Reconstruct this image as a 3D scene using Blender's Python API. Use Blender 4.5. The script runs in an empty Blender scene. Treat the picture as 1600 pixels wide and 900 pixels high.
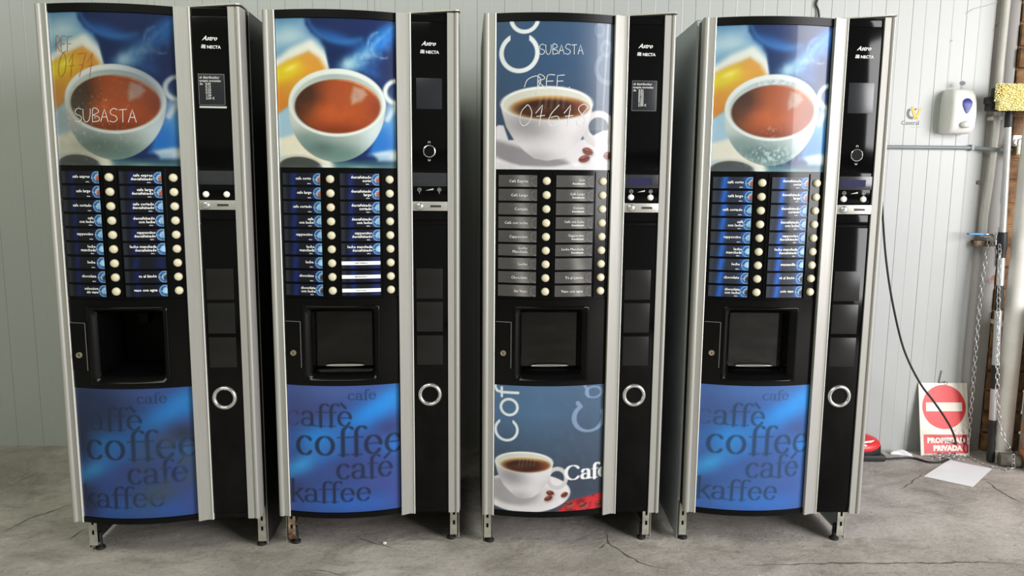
import bpy, bmesh, math, random
import numpy as np
from mathutils import Vector, Matrix

random.seed(7)
rng = np.random.default_rng(7)
SC = bpy.context.scene
COL = SC.collection
R = math.radians

# ------------------------------------------------------------------ camera
CAM_H, F_PX, PITCH, ROLL = 1.2719, 1202.13, R(8.0559), R(0.4973)
cam_data = bpy.data.cameras.new('camera')
cam_data.sensor_width = 36.0
cam_data.lens = F_PX / 1600 * 36.0
cam = bpy.data.objects.new('camera', cam_data)
COL.objects.link(cam)
cam.matrix_world = (Matrix.Translation((0, 0, CAM_H)) @ Matrix.Rotation(math.pi / 2 - PITCH, 4, 'X')
                    @ Matrix.Rotation(ROLL, 4, 'Z'))
SC.camera = cam

# ------------------------------------------------------------------ light and exposure
SC.view_settings.view_transform = 'Standard'
SC.view_settings.look = 'None'
SC.view_settings.gamma = 1.0
SC.view_settings.exposure = 0.0
SC.view_settings.use_curve_mapping = False
world = bpy.data.worlds.new('hall_daylight')
SC.world = world
world.use_nodes = True
wn, wl = world.node_tree.nodes, world.node_tree.links
wn.clear()
wo = wn.new('ShaderNodeOutputWorld'); wb = wn.new('ShaderNodeBackground')
tc = wn.new('ShaderNodeTexCoord'); sx = wn.new('ShaderNodeSeparateXYZ')
mr = wn.new('ShaderNodeMapRange')
mr.inputs['From Min'].default_value = -0.95; mr.inputs['From Max'].default_value = 0.95
cr = wn.new('ShaderNodeValToRGB')
cr.color_ramp.elements[0].position = 0.0; cr.color_ramp.elements[0].color = (0.52, 0.57, 0.37, 1)
cr.color_ramp.elements[1].position = 1.0; cr.color_ramp.elements[1].color = (0.80, 0.80, 0.82, 1)
e_ = cr.color_ramp.elements.new(0.5); e_.color = (0.52, 0.545, 0.455, 1)
mz = wn.new('ShaderNodeMapRange')          # the hall's roof is darker than its sides
mz.inputs['From Min'].default_value = 0.25; mz.inputs['From Max'].default_value = 0.75
mz.inputs['To Min'].default_value = 1.0; mz.inputs['To Max'].default_value = 0.35
ms = wn.new('ShaderNodeVectorMath'); ms.operation = 'SCALE'
wl.new(tc.outputs['Generated'], sx.inputs[0]); wl.new(sx.outputs['X'], mr.inputs['Value']); wl.new(sx.outputs['Z'], mz.inputs['Value'])
wl.new(mr.outputs[0], cr.inputs[0]); wl.new(cr.outputs[0], ms.inputs[0]); wl.new(mz.outputs[0], ms.inputs['Scale'])
wl.new(ms.outputs[0], wb.inputs['Color']); wl.new(wb.outputs[0], wo.inputs[0])
wb.inputs['Strength'].default_value = 0.52


def area(name, loc, target, sx_, sy_, power, colour):
    l = bpy.data.lights.new(name, 'AREA')
    l.shape = 'RECTANGLE'; l.size = sx_; l.size_y = sy_; l.energy = power; l.color = colour
    o = bpy.data.objects.new(name, l); COL.objects.link(o)
    o.location = loc
    o.rotation_euler = (Vector(target) - Vector(loc)).to_track_quat('-Z', 'Y').to_euler()
    return o


area('daylight_opening', (4.9, -1.0, 2.1), (1.0, 2.9, 0.6), 3.0, 2.8, 450, (1.0, 0.985, 0.99))
area('added_overhead_fill', (-1.7, -0.5, 3.9), (-1.7, 3.0, 0.5), 3.2, 1.2, 104, (0.95, 1.0, 0.82))  # unseen fill lamp, added to light wall and floor from above


# ------------------------------------------------------------------ helpers: pixels of the photograph to points
def ray(px, py):
    X, Y = px - 800, py - 450
    c, s = math.cos(ROLL), math.sin(ROLL)
    x, y = c * X + s * Y, -s * X + c * Y
    c, s = math.cos(PITCH), math.sin(PITCH)
    return Vector((x / F_PX, c - y / F_PX * s, -s - y / F_PX * c))


def at(px, py, Y):
    d = ray(px, py); t = Y / d.y
    return Vector((0, 0, CAM_H)) + d * t


def on_floor(px, py, z=0.0):
    d = ray(px, py); t = (z - CAM_H) / d.z
    return Vector((0, 0, CAM_H)) + d * t


# ------------------------------------------------------------------ materials
def lin(c):
    c = np.asarray(c, float) / 255.0
    return np.where(c <= 0.04045, c / 12.92, ((c + 0.055) / 1.055) ** 2.4)


def mat(name, rgb, rough=0.5, metal=0.0, var=0.08, scale=9.0, bump=0.0, bscale=60.0, coat=0.0, spec=0.5, rgb2=None,
        stretch=(1, 1, 1), trans=0.0, rvar=0.0):
    m = bpy.data.materials.new(name); m.use_nodes = True
    n, l = m.node_tree.nodes, m.node_tree.links
    b = n['Principled BSDF']
    a = tuple(lin(rgb)); 
    c2 = tuple(lin(rgb2)) if rgb2 is not None else tuple(max(0, x * (1 - 2.2 * var)) for x in a)
    t = n.new('ShaderNodeTexCoord'); mp = n.new('ShaderNodeMapping'); mp.inputs['Scale'].default_value = stretch
    nz = n.new('ShaderNodeTexNoise'); nz.inputs['Scale'].default_value = scale; nz.inputs['Detail'].default_value = 6
    l.new(t.outputs['Object'], mp.inputs[0]); l.new(mp.outputs[0], nz.inputs['Vector'])
    r = n.new('ShaderNodeValToRGB')
    r.color_ramp.elements[0].position = 0.35; r.color_ramp.elements[0].color = (*c2, 1)
    r.color_ramp.elements[1].position = 0.65; r.color_ramp.elements[1].color = (*a, 1)
    l.new(nz.outputs['Fac'], r.inputs[0]); l.new(r.outputs[0], b.inputs['Base Color'])
    b.inputs['Roughness'].default_value = rough
    b.inputs['Metallic'].default_value = metal
    b.inputs['Coat Weight'].default_value = coat
    b.inputs['Coat Roughness'].default_value = 0.06
    b.inputs['Specular IOR Level'].default_value = spec
    b.inputs['Transmission Weight'].default_value = trans
    if rvar:
        q = n.new('ShaderNodeMapRange')
        q.inputs['To Min'].default_value = max(0, rough - rvar); q.inputs['To Max'].default_value = rough + rvar
        l.new(nz.outputs['Fac'], q.inputs['Value']); l.new(q.outputs[0], b.inputs['Roughness'])
    if bump:
        n2 = n.new('ShaderNodeTexNoise'); n2.inputs['Scale'].default_value = bscale; n2.inputs['Detail'].default_value = 5
        l.new(mp.outputs[0], n2.inputs['Vector'])
        bp = n.new('ShaderNodeBump'); bp.inputs['Strength'].default_value = bump; bp.inputs['Distance'].default_value = 0.01
        l.new(n2.outputs['Fac'], bp.inputs['Height']); l.new(bp.outputs[0], b.inputs['Normal'])
    return m


def print_mat(name, rough=0.3, coat=0.22, var=0.05):
    """printed film: the picture is a colour stored at the vertices, with a little procedural wear"""
    m = bpy.data.materials.new(name); m.use_nodes = True
    n, l = m.node_tree.nodes, m.node_tree.links
    b = n['Principled BSDF']
    v = n.new('ShaderNodeVertexColor'); v.layer_name = 'print'
    t = n.new('ShaderNodeTexCoord'); nz = n.new('ShaderNodeTexNoise')
    nz.inputs['Scale'].default_value = 30; nz.inputs['Detail'].default_value = 6
    l.new(t.outputs['Object'], nz.inputs['Vector'])
    q = n.new('ShaderNodeMapRange'); q.inputs['To Min'].default_value = 1 - 2 * var; q.inputs['To Max'].default_value = 1 + var
    l.new(nz.outputs['Fac'], q.inputs['Value'])
    mx = n.new('ShaderNodeVectorMath'); mx.operation = 'SCALE'
    l.new(v.outputs['Color'], mx.inputs[0]); l.new(q.outputs[0], mx.inputs['Scale'])
    l.new(mx.outputs[0], b.inputs['Base Color'])
    b.inputs['Roughness'].default_value = rough
    b.inputs['Coat Weight'].default_value = coat; b.inputs['Coat Roughness'].default_value = 0.05
    b.inputs['Specular IOR Level'].default_value = 0.25
    return m


M = {}
M['alu'] = mat('brushed_aluminium', (168, 166, 162), 0.44, 0.25, 0.05, 14, stretch=(40, 40, .6))
M['alu_lip'] = mat('bright_aluminium_lip', (226, 225, 222), 0.4, 0.2, 0.03)
M['black'] = mat('gloss_black_plastic', (8, 8, 9), 0.16, 0, 0.12, 12, rvar=0.05, spec=.2)
M['satin'] = mat('satin_black_plastic', (8, 8, 9), 0.36, 0, 0.12, 12, spec=.16)
M['cavity'] = mat('dark_cavity_plastic', (5, 5, 5), 0.5, spec=.12)
M['glassblk'] = mat('smoked_black_glass', (6, 6, 7), 0.09, 0, 0.1, 8, spec=.2)
M['win'] = mat('smoky_window_film', (28, 27, 27), 0.30, 0, 0.08, 10, spec=.3)
M['blank'] = mat('smoky_card_window', (34, 36, 42), 0.25, 0, 0.08, 10)
M['side'] = mat('charcoal_steel_sheet', (172, 180, 186), 0.42, 0, 0.06, 5)
M['sidemid'] = mat('dark_grey_steel_sheet', (52, 57, 61), 0.38, 0.1, 0.08, 5)
M['sideblk'] = mat('black_steel_sheet', (34, 35, 37), 0.38, 0.1, 0.08, 5)
M['steel'] = mat('galvanised_steel', (186, 184, 172), 0.45, 0.45, 0.12, 30)
M['rusty'] = mat('rusted_steel', (168, 150, 128), 0.65, 0.2, 0.2, 40, rgb2=(82, 50, 34), bump=.2)
M['chrome'] = mat('satin_chrome', (222, 222, 222), 0.2, 0.85, 0.03)
M['plate'] = mat('brushed_coin_plate', (190, 188, 182), 0.36, 0.6, 0.05, 20, stretch=(1, 40, 40))
M['cream'] = mat('cream_button_plastic', (214, 206, 180), 0.35, 0, 0.04)
M['white'] = mat('white_plastic', (236, 234, 230), 0.35, 0, 0.03)
M['ink'] = mat('white_lettering', (236, 236, 236), 0.5, 0, 0.02)
M['ink2'] = mat('grey_lettering', (190, 190, 188), 0.5, 0, 0.02)
M['darkink'] = mat('dark_lettering', (40, 40, 44), 0.5, 0, 0.02)
M['chalk'] = mat('white_marker_line', (214, 216, 216), 0.7, 0, 0.1, 80)
M['redink'] = mat('brown_marker_line', (150, 86, 40), 0.7, 0, 0.1, 80)
M['lcd'] = mat('blue_grey_lcd', (40, 40, 72), 0.15, 0, 0.05)
M['lcdbez'] = mat('grey_display_bezel', (46, 47, 52), 0.2, 0, 0.06)
M['print'] = print_mat('printed_advert_film')
M['card'] = print_mat('printed_drink_card', 0.3, 0.1, 0.03)
M['lineGrey'] = mat('dim_grey_line', (112, 112, 112), 0.5, 0, 0.03)
M['brass'] = mat('worn_brass_lock', (176, 166, 140), 0.35, 0.7, 0.1, 60)
M['flapglass'] = mat('smoky_plastic_flap', (84, 85, 87), 0.04, 0, 0.02, trans=1.0, spec=.35)
M['rubber'] = mat('black_rubber', (28, 28, 29), 0.55, 0, 0.1, 30)
M['redp'] = mat('red_plastic', (214, 44, 48), 0.4, 0, 0.06)
M['signred'] = mat('red_sign_vinyl', (222, 38, 40), 0.42, 0, 0.05, 20)
M['signred2'] = mat('faded_red_sign_vinyl', (206, 62, 72), 0.42, 0, 0.05, 20)
M['signwhite'] = mat('dirty_white_sign_sheet', (236, 230, 218), 0.5, 0, 0.05, 9)
M['paper'] = mat('white_paper', (244, 244, 248), 0.8, 0, 0.02)
M['pvcgrey'] = mat('grey_pvc_conduit', (128, 134, 136), 0.4, 0, 0.05)
M['pvcwhite'] = mat('white_painted_pipe', (226, 222, 216), 0.45, 0, 0.05, 12)
M['pole'] = mat('anodised_pole', (206, 206, 206), 0.32, 0.5, 0.05)
M['bristle'] = mat('yellow_bristles', (248, 238, 184), 0.8, 0, 0.10, 60, rgb2=(238, 222, 146))
M['chain'] = mat('zinc_chain', (202, 202, 200), 0.32, 0.6, 0.08, 60)
M['blue'] = mat('blue_vinyl_handle', (60, 140, 206), 0.4, 0, 0.05)
M['bluewin'] = mat('blue_clear_plastic', (40, 54, 136), 0.30, 0, 0.1, 30, spec=.3)
M['logo_grey'] = mat('grey_logo_print', (104, 104, 106), 0.6, 0, 0.03)
M['logo_gold'] = mat('gold_logo_print', (232, 190, 92), 0.6, 0, 0.06, 30)
M['dispgrey'] = mat('pale_grey_plastic', (196, 194, 192), 0.4, 0, 0.03)


# ------------------------------------------------------------------ mesh builder
class B:
    def __init__(s):
        s.bm = bmesh.new()

    def _tag(s, faces, mi, smooth=False):
        for f in faces:
            f.material_index = mi; f.smooth = smooth

    def box(s, x0, x1, y0, y1, z0, z1, bev=0.0, mi=0, T=None, seg=2):
        b2 = bmesh.new()
        bmesh.ops.create_cube(b2, size=1.0)
        bmesh.ops.transform(b2, matrix=Matrix.Translation(((x0 + x1) / 2, (y0 + y1) / 2, (z0 + z1) / 2))
                            @ Matrix.Diagonal((x1 - x0, y1 - y0, z1 - z0, 1)), verts=b2.verts)
        if bev:
            bmesh.ops.bevel(b2, geom=list(b2.edges), offset=bev, segments=seg, affect='EDGES', profile=0.6)
        s.add(b2, mi, T)

    def add(s, b2, mi=0, T=None):
        if T is not None:
            bmesh.ops.transform(b2, matrix=T, verts=b2.verts)
        mp = [s.bm.verts.new(v.co) for v in b2.verts]
        b2.verts.index_update()
        for f in b2.faces:
            try:
                nf = s.bm.faces.new([mp[v.index] for v in f.verts]); nf.material_index = mi; nf.smooth = f.smooth
            except ValueError:
                pass
        b2.free()

    def mesh(s, vs, fs, mi=0, T=None):
        vv = [s.bm.verts.new((T @ Vector(v)) if T is not None else Vector(v)) for v in vs]
        for f in fs:
            try:
                nf = s.bm.faces.new([vv[i] for i in f]); nf.material_index = mi
            except ValueError:
                pass

    def prism(s, poly, fn, a, b, mi=0):
        """poly: 2-D outline, fn(p, q, h) -> point; extruded from h=a to h=b"""
        n = len(poly)
        v0 = [s.bm.verts.new(fn(p, q, a)) for p, q in poly]; v1 = [s.bm.verts.new(fn(p, q, b)) for p, q in poly]
        fs = [s.bm.faces.new([v0[i], v0[(i + 1) % n], v1[(i + 1) % n], v1[i]]) for i in range(n)]
        fs.append(s.bm.faces.new(v0[::-1])); fs.append(s.bm.faces.new(v1))
        s._tag(fs, mi)

    def lathe(s, prof, n=24, T=None, mi=0, cap=True):
        T = T or Matrix.Identity(4)
        rings = []
        for r, z in prof:
            rings.append([s.bm.verts.new(T @ Vector((r * math.cos(2 * math.pi * k / n), r * math.sin(2 * math.pi * k / n), z)))
                          for k in range(n)])
        fs = []
        for a, b in zip(rings, rings[1:]):
            for k in range(n):
                fs.append(s.bm.faces.new([a[k], a[(k + 1) % n], b[(k + 1) % n], b[k]]))
        if cap:
            fs.append(s.bm.faces.new(rings[0][::-1])); fs.append(s.bm.faces.new(rings[-1]))
        s._tag(fs, mi, True)

    def tube(s, pts, r, n=8, closed=False, mi=0):
        pts = [Vector(p) for p in pts]; m = len(pts)
        rr = r if isinstance(r, (list, tuple)) else [r] * m
        rings = []; up = None
        for i, p in enumerate(pts):
            if closed:
                d = (pts[(i + 1) % m] - pts[i - 1]).normalized()
            else:
                d = (pts[min(i + 1, m - 1)] - pts[max(i - 1, 0)]).normalized()
            if up is None:
                up = Vector((0, 0, 1)) if abs(d.z) < 0.9 else Vector((1, 0, 0))
            a = d.cross(up).normalized(); b = a.cross(d).normalized(); up = b
            rings.append([s.bm.verts.new(p + rr[i] * (math.cos(2 * math.pi * k / n) * a + math.sin(2 * math.pi * k / n) * b)) for k in range(n)])
        fs = []
        prs = list(zip(rings, rings[1:]))
        if closed:
            prs.append((rings[-1], rings[0]))
        for a, b in prs:
            for k in range(n):
                fs.append(s.bm.faces.new([a[k], b[k], b[(k + 1) % n], a[(k + 1) % n]]))
        if not closed:
            fs.append(s.bm.faces.new(rings[0])); fs.append(s.bm.faces.new(rings[-1][::-1]))
        s._tag(fs, mi, True)

    def ball(s, c, rx, ry, rz, mi=0, T=None, u=16, v=10):
        b2 = bmesh.new(); bmesh.ops.create_uvsphere(b2, u_segments=u, v_segments=v, radius=1)
        for f in b2.faces: f.smooth = True
        bmesh.ops.transform(b2, matrix=Matrix.Translation(c) @ Matrix.Diagonal((rx, ry, rz, 1)), verts=b2.verts)
        s.add(b2, mi, T)

    def grid(s, fn, nu, nv, mi=0):
        vs = [[s.bm.verts.new(fn(i / nu, j / nv)) for i in range(nu + 1)] for j in range(nv + 1)]
        fs = [s.bm.faces.new([vs[j][i], vs[j][i + 1], vs[j + 1][i + 1], vs[j + 1][i]]) for j in range(nv) for i in range(nu)]
        s._tag(fs, mi, True)

    def slab(s, fn, nu, nv, th, mi=0):
        """closed curved slab: fn(i, j, off) with off 0 (front) and -th (back)"""
        F = [[s.bm.verts.new(fn(i / nu, j / nv, 0)) for i in range(nu + 1)] for j in range(nv + 1)]
        K = [[s.bm.verts.new(fn(i / nu, j / nv, -th)) for i in range(nu + 1)] for j in range(nv + 1)]
        fs = []
        for j in range(nv):
            for i in range(nu):
                fs.append(s.bm.faces.new([F[j][i], F[j][i + 1], F[j + 1][i + 1], F[j + 1][i]]))
                fs.append(s.bm.faces.new([K[j][i], K[j + 1][i], K[j + 1][i + 1], K[j][i + 1]]))
        for i in range(nu):
            fs.append(s.bm.faces.new([F[0][i + 1], F[0][i], K[0][i], K[0][i + 1]]))
            fs.append(s.bm.faces.new([F[nv][i], F[nv][i + 1], K[nv][i + 1], K[nv][i]]))
        for j in range(nv):
            fs.append(s.bm.faces.new([F[j][0], F[j + 1][0], K[j + 1][0], K[j][0]]))
            fs.append(s.bm.faces.new([F[j + 1][nu], F[j][nu], K[j][nu], K[j + 1][nu]]))
        s._tag(fs, mi)

    def data(s, name, mats, angle=35, fix=True):
        if fix:
            bmesh.ops.recalc_face_normals(s.bm, faces=s.bm.faces)
        me = bpy.data.meshes.new(name); s.bm.to_mesh(me); s.bm.free()
        for m in (mats if isinstance(mats, (list, tuple)) else [mats]):
            me.materials.append(M[m] if isinstance(m, str) else m)
        if angle:
            me.polygons.foreach_set('use_smooth', [True] * len(me.polygons))
            me.set_sharp_from_angle(angle=R(angle))
        return me

    def build(s, name, mats, parent=None, angle=35, fix=True):
        return link(name, s.data(name, mats, angle, fix), parent)


def link(name, me, parent=None):
    o = bpy.data.objects.new(name, me); COL.objects.link(o)
    if parent is not None:
        o.parent = parent
    return o


def thing(name, label, cat, loc=(0, 0, 0), rz=0.0, group=None):
    o = bpy.data.objects.new(name, None); COL.objects.link(o)
    o.empty_display_size = 0.1
    o.location = loc; o.rotation_euler = (0, 0, rz)
    return tag(o, label, cat, group)


def tag(o, label, cat, group=None):
    o['label'] = label; o['category'] = cat
    if group: o['group'] = group
    return o


def struct(o):
    o['kind'] = 'structure'
    return o


_txt = {}


def text(body, size, align='LEFT', shear=0.0, bold=0.0, space=1.0, line=1.0, res=2):
    """outline of a line of lettering: (verts 2-D, faces)"""
    key = (body, size, align, shear, bold, space, line)
    if key not in _txt:
        c = bpy.data.curves.new('lettering', 'FONT')
        c.body = body; c.size = size; c.align_x = align; c.shear = shear; c.space_character = space
        c.space_line = line; c.resolution_u = res; c.fill_mode = 'FRONT'; c.offset = bold
        o = bpy.data.objects.new('lettering', c)
        me = bpy.data.meshes.new_from_object(o)
        _txt[key] = ([(v.co.x, v.co.y) for v in me.vertices], [tuple(p.vertices) for p in me.polygons])
        bpy.data.objects.remove(o); bpy.data.curves.remove(c); bpy.data.meshes.remove(me)
    return _txt[key]


def put_text(b, fn, body, size, x, y, mi=0, **k):
    vs, fs = text(body, size, **k)
    b.mesh([fn(x + p, y + q) for p, q in vs], fs, mi)


# ------------------------------------------------------------------ painting of printed films
class Paint:
    """colour for every point of a film; coordinates are those of a drawing with four given corners"""

    def __init__(s, nx, ny, corners):
        s.nx, s.ny = nx, ny
        a, t = np.meshgrid(np.linspace(0, 1, nx + 1), np.linspace(0, 1, ny + 1))
        s.S, s.T = a.ravel(), t.ravel()
        (tl, tr, br, bl) = [np.array(c, float) for c in corners]
        s.c = (tl, tr, br, bl)
        P = ((1 - s.S) * (1 - s.T))[:, None] * tl + (s.S * (1 - s.T))[:, None] * tr + (s.S * s.T)[:, None] * br + ((1 - s.S) * s.T)[:, None] * bl
        s.X, s.Y = P[:, 0], P[:, 1]
        s.C = np.zeros((len(s.X), 3))
        s.px = abs(tr[0] - tl[0]) / nx

    def st(s, x, y):
        tl, tr, br, bl = s.c
        a, t = .5, .5
        for _ in range(12):
            p = (1 - a) * (1 - t) * tl + a * (1 - t) * tr + a * t * br + (1 - a) * t * bl
            da = (1 - t) * (tr - tl) + t * (br - bl); dt = (1 - a) * (bl - tl) + a * (br - tr)
            e = np.array([x, y]) - p
            det = da[0] * dt[1] - da[1] * dt[0]
            a += (e[0] * dt[1] - e[1] * dt[0]) / det; t += (da[0] * e[1] - da[1] * e[0]) / det
        return a, t

    def mix(s, m, col):
        col = np.asarray(col, float)
        s.C += (col - s.C) * np.clip(m, 0, 1)[:, None]

    def fill(s, col):
        s.C[:] = col

    def soft(s, d, w):
        w = max(w, s.px * .7)
        x = np.clip(.5 - d / (2 * w), 0, 1)
        return x * x * (3 - 2 * x)

    def ell(s, cx, cy, rx, ry, ang=0.0):
        c, n = math.cos(R(ang)), math.sin(R(ang))
        x, y = s.X - cx, s.Y - cy
        q = np.sqrt(((x * c + y * n) / rx) ** 2 + ((-x * n + y * c) / ry) ** 2)
        return (q - 1) * min(rx, ry)

    def poly(s, pts):
        pts = np.array(pts, float); d = np.full(len(s.X), 1e9); inside = np.zeros(len(s.X), bool)
        for (x0, y0), (x1, y1) in zip(pts, np.roll(pts, -1, 0)):
            ex, ey = x1 - x0, y1 - y0
            h = np.clip(((s.X - x0) * ex + (s.Y - y0) * ey) / (ex * ex + ey * ey + 1e-9), 0, 1)
            d = np.minimum(d, np.hypot(s.X - x0 - h * ex, s.Y - y0 - h * ey))
            c = (y0 > s.Y) != (y1 > s.Y)
            inside ^= c & (s.X < (x1 - x0) * (s.Y - y0) / (y1 - y0 + 1e-12) + x0)
        return np.where(inside, -d, d)

    def line(s, pts, w0, w1=None, w2=None):
        """distance to a stroke; widths run from w0 to w1 (or w2 for a broad nib)"""
        d = np.full(len(s.X), 1e9); n = len(pts) - 1
        for i in range(n):
            (x0, y0), (x1, y1) = pts[i], pts[i + 1]
            ex, ey = x1 - x0, y1 - y0; L = math.hypot(ex, ey) + 1e-9
            if w2 is not None:
                w = w0 + (w2 - w0) * (abs(ey) / L) ** 1.3
            else:
                w = w0 if w1 is None else w0 + (w1 - w0) * (i + .5) / n
            lo, hi = max(w, 3) * 3, 0
            sel = (s.X > min(x0, x1) - lo) & (s.X < max(x0, x1) + lo) & (s.Y > min(y0, y1) - lo) & (s.Y < max(y0, y1) + lo)
            if not sel.any(): continue
            X, Y = s.X[sel], s.Y[sel]
            h = np.clip(((X - x0) * ex + (Y - y0) * ey) / (L * L), 0, 1)
            d[sel] = np.minimum(d[sel], np.hypot(X - x0 - h * ex, Y - y0 - h * ey) - w / 2)
        return d

    def blob(s, cx, cy, rx, ry, ang=0.0, p=1.0):
        c, n = math.cos(R(ang)), math.sin(R(ang))
        x, y = s.X - cx, s.Y - cy
        return np.exp(-(((x * c + y * n) / rx) ** 2 + ((-x * n + y * c) / ry) ** 2) ** p)

    def noise(s, sc, seed=0, oct=4):
        r = np.random.default_rng(seed); v = np.zeros(len(s.X)); amp = 1; tot = 0
        for o in range(oct):
            n = int(sc * 2 ** o) + 2
            g = r.random((n + 1, n + 1)); x, y = s.S * (n - 1), s.T * (n - 1)
            i, j = x.astype(int), y.astype(int); fx, fy = x - i, y - j
            fx, fy = fx * fx * (3 - 2 * fx), fy * fy * (3 - 2 * fy)
            v += amp * ((g[j, i] * (1 - fx) + g[j, i + 1] * fx) * (1 - fy) + (g[j + 1, i] * (1 - fx) + g[j + 1, i + 1] * fx) * fy)
            tot += amp; amp *= .55
        return v / tot


def arc(cx, cy, rx, ry, a0, a1, n=14):
    return [(cx + rx * math.cos(R(a0 + (a1 - a0) * k / n)), cy + ry * math.sin(R(a0 + (a1 - a0) * k / n))) for k in range(n + 1)]


GLYPH = {
    'c': (.9, [arc(.46, .5, .35, .47, 42, 318)]),
    'C': (1.35, [arc(.66, .72, .60, .70, 40, 320, 20)]),
    'o': (1.05, [arc(.5, .5, .38, .47, 0, 360, 22)]),
    'f': (.62, [[(.3, 0), (.3, 1.1)] + arc(.56, 1.15, .26, .33, 180, 45, 8), [(.06, .93), (.6, .93)], [(.1, .02), (.55, .02)]]),
    'e': (.95, [[(.14, .56), (.80, .56)] + arc(.47, .5, .34, .47, 7, 322, 18)]),
    'a': (.9, [arc(.4, .70, .28, .26, 165, 0, 8) + [(.68, .7), (.68, .12), (.88, .03)], arc(.38, .27, .29, .25, 60, 340, 12)]),
    'k': (.92, [[(.2, 0), (.2, 1.55)], [(.22, .4), (.74, .93)], [(.4, .6), (.84, .02)], [(.02, .02), (.4, .02)], [(.02, 1.5), (.2, 1.5)], [(.55, .95), (.9, .95)]]),
}
GLYPH['E'] = (.95, GLYPH['e'][1] + [[(.28, 1.5), (.52, 1.22)]])   # grave accent
GLYPH['A'] = (.95, GLYPH['e'][1] + [[(.70, 1.5), (.44, 1.22)]])   # acute accent


def write_word(p, word, x, y, sx_, xh, col, alpha=.8, thin=.06, thick=.22, blur=.05, fade=None, rot=False):
    d = np.full(len(p.X), 1e9)
    for ch in word:
        adv, strokes = GLYPH[ch]
        for st in strokes:
            if rot:   # reading upwards
                pts = [(x - q * xh, y - u * sx_) for u, q in st]
                dd = p.line([(b, a) for a, b in pts], 1, w2=1) if False else p.line(pts, thick * xh, w2=thin * xh)
            else:
                pts = [(x + u * sx_, y - q * xh) for u, q in st]
                dd = p.line(pts, thin * xh, w2=thick * xh)
            d = np.minimum(d, dd)
        if rot: y -= adv * sx_
        else: x += adv * sx_
    m = p.soft(d, blur * xh) * alpha
    if fade is not None: m = m * fade
    p.mix(m, col)


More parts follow.
